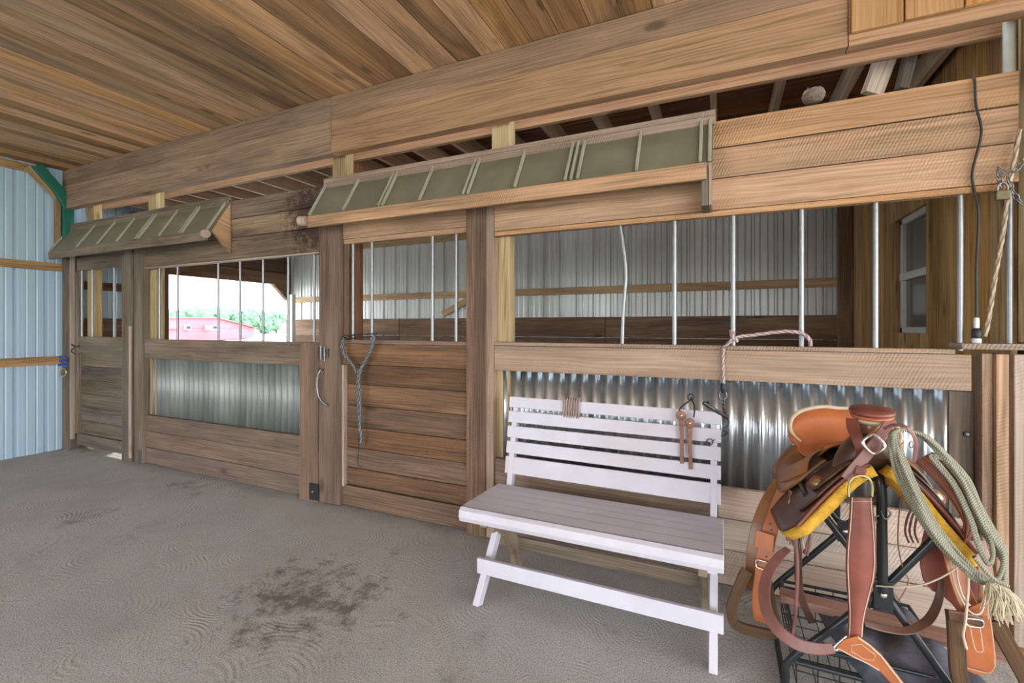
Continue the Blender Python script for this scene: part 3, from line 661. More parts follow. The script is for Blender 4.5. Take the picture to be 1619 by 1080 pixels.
# bridle rack and braided rope on the near door
bm = nb()
for dy in (0, 5): tube(bm, [W(546, 531+dy, -.01), W(546, 531+dy, -.07), W(596, 527+dy, -.07), W(596, 527+dy, -.01)], .005, 6)
tube(bm, [W(560, 529, -.01), W(564, 529, -.13)], .006, 6); tube(bm, [W(580, 529, -.01), W(585, 529, -.13)], .006, 6)
tag(obj('bridle_rack', bm, 'rubber'), 'thin black wire rack on the ledge of the near stall door', 'rack')
bm = nb()
rope(bm, spline([W(545, 534, -.06), W(540, 545, -.06), W(545, 562, -.05), W(557, 576, -.045), W(567, 586, -.04), W(578, 570, -.045), W(586, 550, -.05), W(592, 532, -.075)], 10), .011)
rope(bm, spline([W(543, 536, -.075), W(543, 556, -.07), W(556, 574, -.06), W(564, 590, -.05)], 10), .009)
rope(bm, spline([W(592, 530, -.085), W(586, 555, -.07), W(572, 580, -.05), W(566, 600, -.045), W(567, 650, -.045), W(571, 690, -.045), W(570, 702, -.045)], 10), .011)
rope(bm, spline([W(575, 575, -.05), W(568, 600, -.06), W(570, 650, -.06), W(568, 680, -.05)], 10), .009)
t = tag(obj('braided_rope', bm, 'blackrope'), 'black and grey braided rope hanging on the near stall door', 'rope')
bm = nb(); tube(bm, spline([W(567, 690, -.045), W(567, 715, -.045), W(566, 734, -.045), W(572, 738, -.045)], 5), .003, 6); obj('cord_end', bm, 'rubber', t)

# diagonal boards of a hurdle deep in the stall
bm = nb(); seg(bm, W(700, 497, 2.92), W(745, 472, 2.92), .09, .03, (0, 0, 1)); tag(obj('diagonal_brace', bm, 'purlin', bev=.003), 'short diagonal brace board low on the far steel wall', 'board')
bm = nb(); p_ = W(457, 466, 2.6); bx(bm, (p_.x, 2.6, 0), (p_.x+.07, 2.67, p_.z)); tag(obj('white_post', bm, 'white'), 'slim white post beside the outer doorway of the left stall', 'post')

# ================================================================== BENCH
bn = thing('garden_bench', 'white slatted wooden bench with crossed legs standing before the stall front', 'bench', (-.62, -.45, 0))
X0, X1 = -1.25, .0
yb = lambda z: -.20+(z-.45)*.17
for z0, z1 in ((.925, .994), (.832, .905), (.738, .812), (.643, .718), (.52, .625)):
    bm = nb(); seg(bm, (X0, yb((z0+z1)/2), (z0+z1)/2), (X1, yb((z0+z1)/2), (z0+z1)/2-.006), z1-z0, .022, (0, .17, 1)); obj('back_slat', bm, 'bench', bn, bev=.004)
ys = [(-.685, -.580), (-.567, -.484), (-.471, -.396), (-.383, -.314), (-.301, -.228)]
for i, (a, b) in enumerate(ys):
    bm = nb(); bx(bm, (X0-.03, a, .428-(i*.004)), (X1+.012, b, .478-(i*.004))); obj('seat_slat', bm, 'bench', bn, bev=.005)
bm = nb(); prism(bm, [(X0-.03, -.70, .405), (X0-.03, -.71, .43), (X0-.03, -.705, .465), (X0-.03, -.685, .478), (X0-.03, -.672, .478), (X0-.03, -.672, .405)], (X1-X0+.042, 0, 0)); obj('front_edge', bm, 'bench', bn, bev=.003)
for x in (X0+.085, X1-.05):
    bm = nb(); seg(bm, (x+.015-(.06 if x < -1 else 0), -.205, .40), (x+.015-(.06 if x < -1 else 0), yb(.96)+.028, .96), .05, .034, (0, 1, 0)); obj('back_post', bm, 'bench', bn, bev=.003)
    # crossed legs
    bm = nb(); seg(bm, (x+.02, -.745, .0), (x+.02, -.40, .44), .068, .034, (0, 1, 0)); 
    for v in bm.verts: v.co.z = max(v.co.z, .001)
    obj('leg', bm, 'bench', bn, bev=.003)
    xc_ = x+.058 if x < -1 else x-.022
    bm = nb(); P = spline([(xc_, -.665, .405), (xc_, -.57, .375), (xc_, -.45, .28), (xc_, -.36, .14), (xc_, -.31, .0)], 6)
    sweep(bm, P, [(-.042, -.018), (.042, -.018), (.042, .018), (-.042, .018)], up=(1, 0, 0), smooth=False)
    for v in bm.verts: v.co.z = max(v.co.z, .001)
    lab(obj('leg', bm, 'benchwood', bn, bev=.002), 'curved bare wood rear leg')
    bm = nb(); bx(bm, (x-.012, -.66, .375), (x+.03, -.22, .411)); obj('seat_bearer', bm, 'bench' if x > -1 else 'benchwood', bn, bev=.003)
bm = nb(); bx(bm, (X0+.07, -.705+.03, .17), (X1+.01, -.652, .25)); 
for v in bm.verts: v.co.z -= .03; v.co.y -= .012
lab(obj('stretcher', bm, 'bench', bn, bev=.003), 'white front stretcher')
bm = nb(); bx(bm, (X0+.02, -.60, .36), (X1-.03, -.575, .44)); lab(obj('stretcher', bm, 'benchwood', bn, bev=.003), 'bare wood rail under the seat')
bm = nb(); bx(bm, (X0+.02, -.335, .13), (X1-.03, -.31, .20)); lab(obj('stretcher', bm, 'benchwood', bn, bev=.003), 'bare wood rear stretcher')

# twine wound over the top slat
bm = nb()
for i in range(7):
    x = W(892+i*4, 640, -.14).x; pts = []
    for k in range(14):
        a = 2*math.pi*k/14; pts.append((x+random.uniform(-.002, .002)+.004*math.sin(a), yb(.95)+.024*math.sin(a)-.003, .945+.068*math.cos(a)))
    tube(bm, pts, .0052, 6, closed=True)
tag(obj('twine_coil', bm, 'twine'), 'brown cord wound round the top slat of the white bench', 'twine')
# pair of leather spur straps hanging over the bench back
t = thing('spur_straps', 'pair of narrow brown leather straps hanging over the bench back from a wire hook', 'leather straps', W(1085, 745, -.16))
for px, y0, y1 in ((1077, 655, 733), (1091, 667, 742)):
    bm = nb(); Y = -.185
    strap(bm, spline([W(px, y0, Y), W(px+(1 if px < 1080 else 0), (y0+y1)/2, Y), W(px+1, y1, Y)], 6), .03, .006, (0, -1, .1), scale=lambda s: 1-.35*min(1, s*2.2)); obj('strap', bm, 'string', t)
    bm = nb(); lathe(bm, [(.026, 0), (.027, .004), (.022, .008), (.002, .008)], W(px, y0+2, Y-.002), (0, -1, 0), 16); obj('rounded_end', bm, 'string', t)
    bm = nb(); lathe(bm, [(.008, 0), (.008, .006), (.002, .009)], W(px, y0+2, Y-.009), (0, -1, 0), 10); obj('button', bm, 'chrome', t)
bm = nb(); tube(bm, spline([W(1073, 652, -.19), W(1078, 643, -.17), W(1092, 632, -.13), W(1092, 628, -.125)], 5), .0045, 6); tube(bm, spline([W(1092, 630, -.125), W(1098, 642, -.16), W(1097, 660, -.19)], 5), .0045, 6)
tube(bm, [W(1092+5*math.cos(a*.63), 628+5*math.sin(a*.63), -.125) for a in range(10)], .004, 6, closed=True); obj('hook', bm, 'rubber', t)

# lead rope on the rail and bit with chain
bm = nb()
rope(bm, spline([W(1282, 548, -.025), W(1280, 538, -.02), W(1270, 528, -.02), W(1248, 524, -.02), W(1220, 526, -.02), W(1190, 530, -.025), W(1165, 533, -.03), W(1155, 540, -.03)], 10), .0095)
rope(bm, spline([W(1155, 522, -.035), W(1157, 535, -.045), W(1150, 545, -.05), W(1144, 552, -.03), W(1143, 575, -.025), W(1144, 600, -.025), W(1144, 618, -.025)], 10), .0085)
rope(bm, spline([W(1160, 524, -.04), W(1158, 532, -.05), W(1166, 540, -.04)], 8), .011)
t = tag(obj('lead_rope', bm, 'pinkrope'), 'pink and grey braided lead rope draped along the wooden rail', 'rope')
bm = nb(); lathe(bm, [(.008, 0), (.012, -.01), (.012, -.05), (.006, -.055)], W(1143, 606, -.028), (0, 0, 1), 10); obj('snap_sleeve', bm, 'rubber', t)
bm = nb(); tube(bm, [W(1143+6*math.cos(a*.52), 625+7*math.sin(a*.52), -.03) for a in range(12)], .004, 6, closed=True); lab(obj('snap_ring', bm, 'steel', t), 'steel snap ring')
bm = nb(); chain(bm, [W(1143, 630, -.03), W(1144, 645, -.04), W(1147, 660, -.06)], .015, .008, .003)
tube(bm, [W(1112, 637, -.15), W(1151, 661, -.10)], .011, 10); tube(bm, [W(1119, 635, -.14), W(1119, 644, -.12)], .007, 8)
tube(bm, spline([W(1149, 655, -.08), W(1152, 670, -.08), W(1143, 680, -.09), W(1151, 684, -.08), W(1141, 690, -.1)], 5), .0045, 8)
chain(bm, [W(1143, 682, -.10), W(1137, 691, -.12), W(1129, 697, -.14), W(1124, 699, -.15)], .013, .007, .0026)
tube(bm, [W(1122+5*math.cos(a*.63), 699+5*math.sin(a*.63), -.155) for a in range(10)], .003, 6, closed=True)
tag(obj('horse_bit', bm, M.setdefault('bit', plain('dark_bit_steel', (.10, .10, .105), .35, .8, var=.4, scale=40))), 'steel horse bit with short chain hanging at the top corner of the bench', 'bit')
# ================================================================== SADDLE STAND
st = thing('saddle_stand', 'black tubular folding saddle stand with wire basket under the saddle', 'saddle stand', (.5, -.48, 0))
FY, RY = -.76, -.2
TR = .0135
for Y, nm in ((FY, 'front'), (RY, 'rear')):
    bm = nb(); tube(bm, spline([(.80, Y, .02), (.775, Y, .12), (.717, Y, .215), (.523, Y+.012, .503), (.335, Y+.012, .76), (.30, Y+.012, .80)], 5), TR, 12); obj('cross_leg', bm, 'black', st)
    bm = nb(); tube(bm, spline([(.231, Y, .015), (.231, Y, .09), (.245, Y, .155), (.40, Y-.012, .345), (.523, Y-.014, .495), (.66, Y-.012, .69), (.70, Y-.012, .75)], 5), TR, 12); obj('cross_leg', bm, 'black', st)
    bm = nb(); tube(bm, [(.262, Y, .153), (.745, Y, .153)], .0105, 10); obj('lower_bar', bm, 'black', st)
    box('pivot_plate', (.498, Y-.034, .44), (.556, Y-.026, .54), 'black', st, bev=.002)
    bm = nb(); lathe(bm, [(.011, 0), (.010, .006), (.003, .008)], (.527, Y-.034, .492), (0, -1, 0), 12); lab(obj('bolt', bm, 'chrome', st), 'shiny pivot bolt')
bm = nb(); tube(bm, spline([(.526, FY-.028, .50), (.524, FY-.028, .70), (.522, FY-.028, .86), (.516, FY-.01, .915), (.512, FY+.05, .93), (.512, -.45, .93), (.512, RY-.05, .93), (.512, RY, .90), (.508, RY+.01, .80), (.503, RY+.02, .54)], 6), .0165, 12); obj('ridge_tube', bm, 'black', st)
for (x, z) in ((.30, .80), (.70, .75), (.80, .02), (.231, .015)):
    bm = nb(); tube(bm, [(x, FY, z), (x, RY, z)], TR*.9, 10); obj('side_tube', bm, 'black', st)
bm = nb(); tube(bm, [(.35, RY, .70), (.65, RY, .74)], .008, 8); obj('brace_rod', bm, 'black', st)
# wire basket
bm = nb(); z0, z1 = .05, .205
for a, b in (((.27, FY+.03), (.76, FY+.03)), ((.27, RY-.04), (.76, RY-.04)), ((.27, FY+.03), (.27, RY-.04)), ((.76, FY+.03), (.76, RY-.04))):
    tube(bm, [(a[0], a[1], z1), (b[0], b[1], z1)], .007, 8)
    for zz in (.15, .1, z0): tube(bm, [(a[0], a[1], zz), (b[0], b[1], zz)], .0022, 6)
x = .27
while x < .765:
    tube(bm, [(x, FY+.03, z1), (x, FY+.03, z0), (x, RY-.04, z0), (x, RY-.04, z1)], .0022, 6); x += .07
y = FY+.03
while y < RY-.03:
    tube(bm, [(.27, y, z1), (.27, y, z0), (.76, y, z0), (.76, y, z1)], .0022, 6); y += .08
obj('wire_basket', bm, 'black', st)
# hook on the ridge tube
bm = nb(); tube(bm, spline([W(1392, 806, -.80), W(1397, 818, -.81), W(1403, 820, -.81), W(1408, 812, -.81), W(1403, 806, -.81)], 5), .003, 6); tube(bm, spline([W(1390, 815, -.8), W(1384, 818, -.8), W(1386, 826, -.8)], 4), .003, 6)
obj('wire_hook', bm, 'steel', st)
# blanket and plank resting on the basket
cn = [Vector((.37, -.32, 0)), Vector((.50, -.88, 0)), Vector((.90, -.72, 0)), Vector((.74, -.30, 0))]
rn = random.Random(3)
def blk(u, v):
    p = (cn[0]*(1-u)+cn[3]*u)*(1-v)+(cn[1]*(1-u)+cn[2]*u)*v
    z = .232+.012*math.sin(u*9+v*3)+.010*math.sin(v*11+1)+.006*math.sin(u*21+v*17)
    e = min(u, v, 1-u, 1-v); z -= .05*max(0, 1-e*12)**2
    return Vector((p.x+.012*math.sin(v*8), p.y+.012*math.sin(u*9), z-.03))
bm = nb(); surf(bm, blk, 24, 30); tag(obj('blanket', bm, 'cloth', solid=.012), 'slate grey blanket spread over the wire basket of the saddle stand', 'blanket')
bm = nb(); seg(bm, (.245, -.41, .222), (1.05, -.48, .212), .085, .034, (0, 1, 0)); tag(obj('plank', bm, 'plankred', bev=.003), 'long reddish brown plank lying across the saddle stand basket', 'plank')

# ================================================================== SADDLE
sd = thing('western_saddle', 'western saddle with orange seat, thick yellow fleece and hanging wooden stirrups on the black stand', 'saddle', (.5, -.5, .75))
XC = .5
def Sp(t, y, off=0.0):
    k = (y+.86)/.72; Wd = .27+.04*k; dr = .31-.07*k; zt = .985-.05*math.sin(max(0, min(1, k))*3.14)
    def f(tt):
        a = abs(tt); g = 1 if tt >= 0 else -1
        return Vector((XC+g*Wd*a**.95, y, zt-dr*a**1.35))
    p = f(t)
    if off:
        a = f(t+.02) if t >= 0 else f(t); b = f(t) if t >= 0 else f(t-.02)
        d = (a-b).normalized(); n = Vector((-d.z, 0, d.x))
        if n.z < 0: n = -n
        p = p+n*off
    return p
def panel(name, mat, s, t0, t1, y0, y1, off, th, lay=None, nu=14, nv=18, label=None, wave=0):
    bm = nb()
    def fn(u, v):
        a = t0(v) if callable(t0) else t0; b = t1(v) if callable(t1) else t1
        t = a+(b-a)*u; return Sp(s*t, y0+(y1-y0)*v, off+wave*math.sin(u*7+v*9))
    surf(bm, fn, nu, nv); o = obj(name, bm, mat, sd, solid=th, sub=0)
    if label: lab(o, label)
    return o
rc = lambda a, r: (lambda v: a*(1-r*(max(0, 1-v*4)**2.2+max(0, 1-(1-v)*4)**2.2)))
for s in (-1, 1):
    panel('fleece_pad', 'fleece', s, .10, rc(1.05, .16), -.885, -.34, -.020, .034, nu=18, nv=26, wave=.004)
    panel('skirt', 'brown', s, .10, rc(1.04, .2), -.875, -.33, .003, .008)
    panel('front_jockey', 'brown', s, .08, rc(.80, .25), -.868, -.60, .016, .009)
    panel('front_jockey', 'brown', s, .2, rc(.60, .35), -.85, -.66, .028, .008)
    panel('seat_jockey', 'tan', s, .30, rc(.84, .28), -.63, -.27, .036, .010)
    panel('rear_jockey', 'brown', s, .02, rc(.5, .35), -.34, -.25, .022, .009)
    # rolled leather welt along the skirt front edge
    bm = nb(); tube(bm, spline([Sp(s*t, -.884, .008) for t in (.12, .3, .5, .7, .88)], 6), .0055, 8); obj('edge_welt', bm, 'maroon', sd)
    # concho
    c = Sp(s*.52, -.80, .036); n = Vector((s*.45, -.62, .65))
    bm = nb(); lathe(bm, [(.016, 0), (.0165, .003), (.012, .006), (.004, .007)], c, n, 16); obj('concho', bm, 'brass', sd)
    bm = nb(); lathe(bm, [(.027, -.003), (.028, 0), (.024, .002)], c, n, 12); obj('rosette', bm, 'maroon', sd)
    c = Sp(s*.60, -.36, .052); n = Vector((s*.6, -.35, .75))
    if s < 0: c = W(1257, 701, -.42)
    bm = nb(); lathe(bm, [(.013, 0), (.0135, .003), (.004, .006)], c, n, 14); obj('concho', bm, 'chrome' if s < 0 else 'steel', sd)
# seat dish and cantle
RIM = [W(1266, 699, -.44), W(1255, 689, -.425), W(1249, 677, -.41), W(1252, 662, -.39), W(1264, 651, -.375), W(1282, 645.5, -.36), W(1303, 643, -.35)]
half = [p.copy() for p in RIM]
full = half+[Vector((.478, -.347, 1.083))]
mir = [Vector((2*XC-p.x-.03, p.y, p.z)) for p in reversed(half)]
rim = spline(full+mir, 6)
def rimat(u):
    f = (u*.5+.5)*(len(rim)-1); i = min(int(f), len(rim)-2); return rim[i].lerp(rim[i+1], f-i)
def dish(u, v):
    u = u*2-1
    r = rimat(u); f = Vector((XC-.01+.115*u, -.665, 1.012-.035*u*u))
    p = r.lerp(f, v)
    p.z -= .135*math.sin(math.pi*min(1, v**.62))*(1-.45*u*u)*(1 if v < .98 else 1)*.85
    p.y += .03*math.sin(math.pi*v)*(1-u*u)
    return p
bm = nb(); surf(bm, dish, 28, 22); obj('seat', bm, 'orange', sd, solid=.012, off=-1)
bm = nb(); tube(bm, rim, .0085, 10); obj('cantle_binding', bm, 'cream', sd)
# back of the cantle
def cback(u, v):
    u = u*2-1; r = rimat(u*.9); f = Vector((XC+.13*u, -.32, .955-.05*u*u)); return r.lerp(f, v)+Vector((0, .012+.02*math.sin(math.pi*v), 0))
bm = nb(); surf(bm, cback, 20, 8); obj('cantle_back', bm, 'brown', sd, solid=.006)
# tan leather side between the seat edge and jockey
for s in (-1, 1):
    def side(u, v, s=s):
        uu = .985*s
        a = dish((uu+1)/2, v*.92); t = Sp(s*(.78-.10*v), -.40-.26*v, .040+.012*math.sin(v*3))
        if s < 0:
            b = W(1227+50*v*v, 766+6*v-26*v*v, -.42-.2*v)
            t = b
        p = a.lerp(t, u); p.x += s*.030*math.sin(math.pi*u)*(1-.5*v); p.z += .012*math.sin(math.pi*u); return p
    bm = nb(); surf(bm, side, 14, 18); obj('seat_side', bm, 'tan', sd, solid=.008)
# fork swell
bm = nb(); g = bmesh.ops.create_uvsphere(bm, u_segments=28, v_segments=18, radius=1)
for v in bm.verts:
    x, y, z = v.co; bul = 1+.25*max(0, z)*(1-abs(x))
    v.co = Vector((XC+x*.118, -.755+y*.072*bul, 1.0+z*.07-.075*x*x))
for f in bm.faces: f.smooth = True
obj('swell', bm, 'brown', sd)
# horn
H0 = Vector((XC, -.752, 1.035)); ha = Vector((0, -.12, 1)).normalized()
bm = nb(); lathe(bm, [(.055, -.02), (.040, .01), (.036, .045), (.040, .075)], H0, ha, 20); obj('horn_neck', bm, 'tan', sd)
bm = nb(); lathe(bm, [(.038, .062), (.055, .072), (.058, .080), (.040, .084)], H0, ha, 28); lab(obj('horn_wrap', bm, 'cream', sd), 'pale rawhide wrap under the horn cap')
bm = nb(); lathe(bm, [(.050, .082), (.064, .086), (.065, .095), (.050, .098)], H0, ha, 28); obj('horn_edge', bm, 'orange', sd)
bm = nb(); lathe(bm, [(.050, .0975), (.067, .100), (.069, .108), (.064, .115), (.030, .117), (.002, .1165)], H0, ha, 28); obj('horn_cap', bm, 'maroon', sd)
# stirrup leathers, fenders and stirrups, left side of the picture
def ribbon(name, mat, pts, w, th, up, scale=None, par=None, n=6, label=None):
    bm = nb(); strap(bm, spline(pts, n), w, th, up, scale); o = obj(name, bm, mat, par or sd, bev=.0015)
    if label: lab(o, label)
    return o
UPL = (-.35, -.93, .1)
ribbon('stirrup_leather', 'tan', [W(1232, 762, -.46), W(1212, 795, -.50), W(1197, 835, -.54), W(1190, 875, -.56), W(1188, 915, -.57), W(1189, 932, -.57)], .050, .006, UPL)
ribbon('stirrup_leather', 'orange', [W(1240, 765, -.50), W(1228, 800, -.53), W(1217, 840, -.57), W(1209, 880, -.59), W(1204, 925, -.60)], .062, .006, UPL, lambda s: .55+.45*min(1, s*2))
ribbon('fender', 'orange', [W(1205, 905, -.595), W(1203, 940, -.60), W(1204, 968, -.605), W(1205, 984, -.605)], .062, .007, UPL, lambda s: .85+.3*math.sin(s*2.7))
ribbon('keeper', 'orange', [W(1209, 842, -.60), W(1207, 868, -.61)], .074, .010, UPL)
def buckle(c, w, h, ang, up, mat, par, r=.003):
    up = Vector(up).normalized(); x = Vector((1, 0, 0)); x = (x-up*x.dot(up)).normalized(); y = up.cross(x)
    if y.z < 0: y = -y
    pts = []
    for k in range(24):
        a = 2*math.pi*k/24; cx_ = abs(math.cos(a))**.5*math.copysign(1, math.cos(a))*w; cz = abs(math.sin(a))**.5*math.copysign(1, math.sin(a))*h
        pts.append(Vector(c)+x*(cx_*math.cos(ang)-cz*math.sin(ang))+y*(cx_*math.sin(ang)+cz*math.cos(ang)))
    bm = nb(); tube(bm, pts, r, 8, closed=True); return obj('buckle', bm, mat, par)
buckle(W(1207, 894, -.612), .030, .017, 0, UPL, 'chrome', sd)
for px, py in ((1208, 903), (1212, 880), (1213, 888), (1218, 828), (1220, 838)):
    bm = nb(); lathe(bm, [(.0035, 0), (.0035, .003), (.001, .004)], W(px, py, -.615), UPL, 8); obj('strap_hole', bm, 'rubber', sd)
def stirrup(pts, w, par, nm, tread):
    t = obj('stirrup', (lambda b: (sweep(b, spline(pts, 6), [(-w/2, -.009), (w/2, -.009), (w/2, .009), (-w/2, .009)], up=(0, 1, 0), smooth=False), b)[1])(nb()), 'stirrup', par, bev=.003)
    return t
stirrup([W(1181, 902, -.60), W(1174, 915, -.61), W(1162, 945, -.62), W(1157, 962, -.62), W(1160, 982, -.62), W(1172, 992, -.63), W(1200, 1000, -.64), W(1220, 1003, -.62), W(1228, 996, -.57), W(1220, 960, -.55), W(1210, 905, -.55)], .042, sd, 'stirrup', None)
# right side
UPR = (.25, -.95, .1)
def poly(name, mat, px, Y, th, label=None, par=None, bow=0):
    c = sum((W(x, y, Y) for x, y in px), Vector())/len(px)
    bm = nb(); prism(bm, [W(x, y, Y) for x, y in px], (0, th, 0)); o = obj(name, bm, mat, par or sd, bev=.0025)
    if label: lab(o, label)
    return o
poly('fender', 'maroon', [(1462, 838), (1456, 865), (1455, 895), (1460, 918), (1474, 935), (1490, 942), (1506, 956), (1518, 972), (1552, 972), (1558, 940), (1556, 880), (1540, 838), (1500, 826)], -.70, .008, 'maroon fender hanging behind the rope')
ribbon('stirrup_leather', 'orange', [W(1500, 850, -.72), W(1506, 880, -.74), W(1520, 930, -.76), W(1535, 965, -.775)], .055, .006, UPR)
ribbon('stirrup_leather', 'tan', [W(1545, 855, -.74), W(1556, 890, -.76), W(1560, 930, -.775), W(1557, 960, -.78)], .045, .006, UPR)
poly('stirrup_leather', 'orange', [(1524, 974), (1532, 962), (1553, 952), (1562, 948), (1567, 972), (1572, 1010), (1576, 1045), (1574, 1062), (1564, 1068), (1540, 1066), (1523, 1058), (1522, 1020)], -.80, .008, 'orange stirrup leather end with white stitching')
ribbon('keeper', 'brown', [W(1500, 972, -.812), W(1525, 976, -.815), W(1553, 984, -.815)], .034, .010, (0, -1, 0))
buckle(W(1541, 985, -.822), .022, .013, .1, (0, -1, 0), 'chrome', sd)
bm = nb(); tube(bm, spline([W(1534, 990, -.812), W(1538, 1012, -.812), W(1543, 1028, -.812), W(1551, 1031, -.812), W(1554, 1026, -.812), W(1549, 990, -.812)], 5), .0013, 5)
tube(bm, spline([W(1565, 975, -.811), W(1570, 1010, -.811), W(1573, 1045, -.811), W(1571, 1058, -.811), W(1560, 1064, -.811), W(1526, 1055, -.811)], 6), .0013, 5); obj('stitching', bm, 'cream', sd)
t_ = stirrup([W(1508, 966, -.78), W(1511, 990, -.80), W(1513, 1030, -.81), W(1516, 1068, -.81), W(1528, 1090, -.80), W(1570, 1104, -.79), W(1612, 1102, -.79), W(1628, 1088, -.79), W(1611, 1052, -.79), W(1588, 1010, -.79), W(1574, 982, -.78)], .046, sd, 'stirrup', None)
# leather loops around the right fender
bm = nb()
tube(bm, spline([W(1502, 885, -.80), W(1507, 915, -.80), W(1516, 940, -.80), W(1532, 966, -.815), W(1548, 971, -.815), W(1556, 955, -.80), W(1555, 925, -.79)], 6), .003, 6)
tube(bm, spline([W(1512, 890, -.80), W(1514, 915, -.80), W(1522, 942, -.80), W(1534, 958, -.81)], 6), .003, 6)
tube(bm, spline([W(1531, 905, -.84), W(1530, 940, -.84), W(1526, 985, -.835), W(1523, 1005, -.835), W(1528, 1026, -.83)], 6), .0042, 6)
tube(bm, spline([W(1385, 926, -.80), W(1420, 928, -.82), W(1460, 924, -.83), W(1490, 912, -.82), W(1512, 898, -.80)], 6), .0028, 6)
obj('leather_cord', bm, 'cream', sd)
# saddle strings
rn = random.Random(11)
for k in range(13):
    x0 = 1238+k*3.2; bm = nb(); yy = -.62-.012*rn.random()
    pts = [W(x0+10, 775+k*1.5, yy)]
    for q in range(1, 6):
        pts.append(W(x0+12-q*1.6+rn.uniform(-5, 5), 780+k+q*(15+k*.2), yy-.012*q+rn.uniform(-.01, .01)))
    tube(bm, spline(pts, 4), .0032 if k % 3 else .0045, 6); obj('saddle_string', bm, ('string', 'cream', 'brown', 'mauve')[k % 4], sd)
for k in range(9):
    bm = nb(); yy = -.86-.006*k
    pts = [W(1448+k*3, 728-k*1.5, yy), W(1478+k*3, 758-k*3, yy-.01), W(1508+k*2, 795-k*3, yy-.015), W(1524+k*1.5+rn.uniform(-3, 3), 822, yy), W(1528+rn.uniform(-6, 6), 850+rn.uniform(-8, 8), yy)]
    tube(bm, spline(pts, 5), .0045, 6); obj('saddle_string', bm, ('maroon', 'orange', 'mauve')[k % 3], sd)
for px in (1440, 1447, 1455):
    bm = nb(); tube(bm, spline([W(px+6, 800, -.7), W(px-4, 815, -.7), W(px-9, 840, -.7), W(px-3, 858, -.7)], 5), .0035, 6); obj('saddle_string', bm, 'mauve', sd)
for px0, px1, y1_ in ((1252, 1253, 1000),):
    bm = nb(); tube(bm, spline([W(1256, 818, -.70), W(1258, 850, -.71), W(1261, 900, -.72), W(1259, 950, -.73), W(1254, 1004, -.73)], 6), .0065, 8); obj('saddle_string', bm, 'mauve', sd)
bm = nb(); tube(bm, spline([W(1425, 785, -.82), W(1421, 820, -.80), W(1420, 860, -.78), W(1428, 900, -.78), W(1436, 920, -.78), W(1420, 950, -.78), W(1412, 935, -.78)], 6), .0022, 6); obj('saddle_string', bm, 'string', sd)
# rear cinch billet, dark strap seen left of the collar
ribbon('rear_billet', 'brown', [W(1262, 860, -.45), W(1262, 900, -.46), W(1266, 940, -.46), W(1284, 985, -.46)], .030, .005, (0, -1, 0))

# ================================================================== BREAST COLLAR hung on the horn
bc = thing('breast_collar', 'leather breast collar buckled round the saddle horn with brass ring and wide centre strap', 'breast collar', (.45, -.9, .5))
ribbon('neck_strap', 'maroon', [W(1347, 662, -.79), W(1348, 676, -.815), W(1355, 692, -.84), W(1362, 710, -.85), W(1362, 722, -.84)], .036, .005, (-.2, -.95, .2), par=bc)
ribbon('neck_strap', 'mauve', [W(1408, 662, -.80), W(1404, 674, -.83), W(1392, 690, -.86), W(1380, 706, -.875), W(1366, 724, -.88), W(1350, 742, -.885), W(1338, 758, -.89)], .036, .005, (.1, -.97, .2), par=bc)
buckle(W(1381, 702, -.893), .026, .027, .7, (.1, -.97, .2), 'chrome', bc, r=.0055)
ribbon('hanger_tab', 'mauve', [W(1363, 730, -.87), W(1361, 742, -.89), W(1359, 754, -.905)], .030, .005, (0, -1, .1), par=bc)
bm = nb(); tube(bm, spline([W(1342, 785, -.91), W(1342, 768, -.91), W(1349, 756, -.912), W(1361, 752, -.912), W(1373, 756, -.912), W(1379, 768, -.91), W(1379, 785, -.91)], 6), .0042, 8); lab(obj('ring', bm, 'brass', bc), 'brass arch ring')
rows = [(786, 1345, 1378), (800, 1344, 1379), (830, 1342, 1382), (860, 1338.5, 1384), (890, 1337, 1385), (915, 1338, 1382), (940, 1340, 1375), (965, 1342, 1368), (985, 1342, 1364), (1006, 1341, 1363)]
def ctr(u, v):
    f = v*(len(rows)-1); i = min(int(f), len(rows)-2); f -= i
    y, a, b = [rows[i][k]*(1-f)+rows[i+1][k]*f for k in range(3)]
    return W(a+(b-a)*u, y, -.905-.012*math.sin(math.pi*u)-.02*v)
bm = nb(); surf(bm, ctr, 6, 30); obj('centre_strap', bm, 'maroon', bc, solid=.007)
bm = nb()
for u in (.06, .94): tube(bm, [ctr(u, v/30)+Vector((0, -.005, 0)) for v in range(31)], .0018, 5)
tube(bm, [ctr(u/6, .05)+Vector((0, -.005, 0)) for u in range(7)], .0014, 5); obj('stitching', bm, 'cream', bc)
bm = nb(); tube(bm, [W(1318, 1024, -.94), W(1327, 1016, -.94), W(1339, 1006, -.94)], .004, 8); tube(bm, spline([W(1318, 1024, -.94), W(1321, 1029, -.945), W(1331, 1022, -.945), W(1340, 1012, -.94), W(1339, 1006, -.94)], 4), .0035, 8); lab(obj('ring', bm, 'chrome', bc), 'steel square ring')
def wv(pts, Y0, Y1):
    n = len(pts); return [W(x, y, Y0+(Y1-Y0)*i/(n-1)) for i, (x, y) in enumerate(pts)]
ribbon('side_strap', 'mauve', [W(1246, 868, -.62), W(1232, 880, -.66), W(1215, 905, -.72), W(1208, 935, -.78), W(1213, 968, -.84), W(1232, 998, -.89), W(1262, 1019, -.925), W(1292, 1026, -.94), W(1318, 1025, -.945)], .040, .006, (-.45, -.85, .3), lambda s: .6+.55*math.sin(min(1, s*1.02)*3.0)**.7, par=bc, n=8)
ribbon('side_strap', 'brown', [W(1366, 986, -.90), W(1400, 995, -.86), W(1436, 997, -.80), W(1466, 982, -.75), W(1483, 952, -.72), W(1489, 915, -.70)], .024, .005, (0, -.6, .8), lambda s: .75+.4*math.sin(s*3), par=bc, n=8)
z_ = -.95
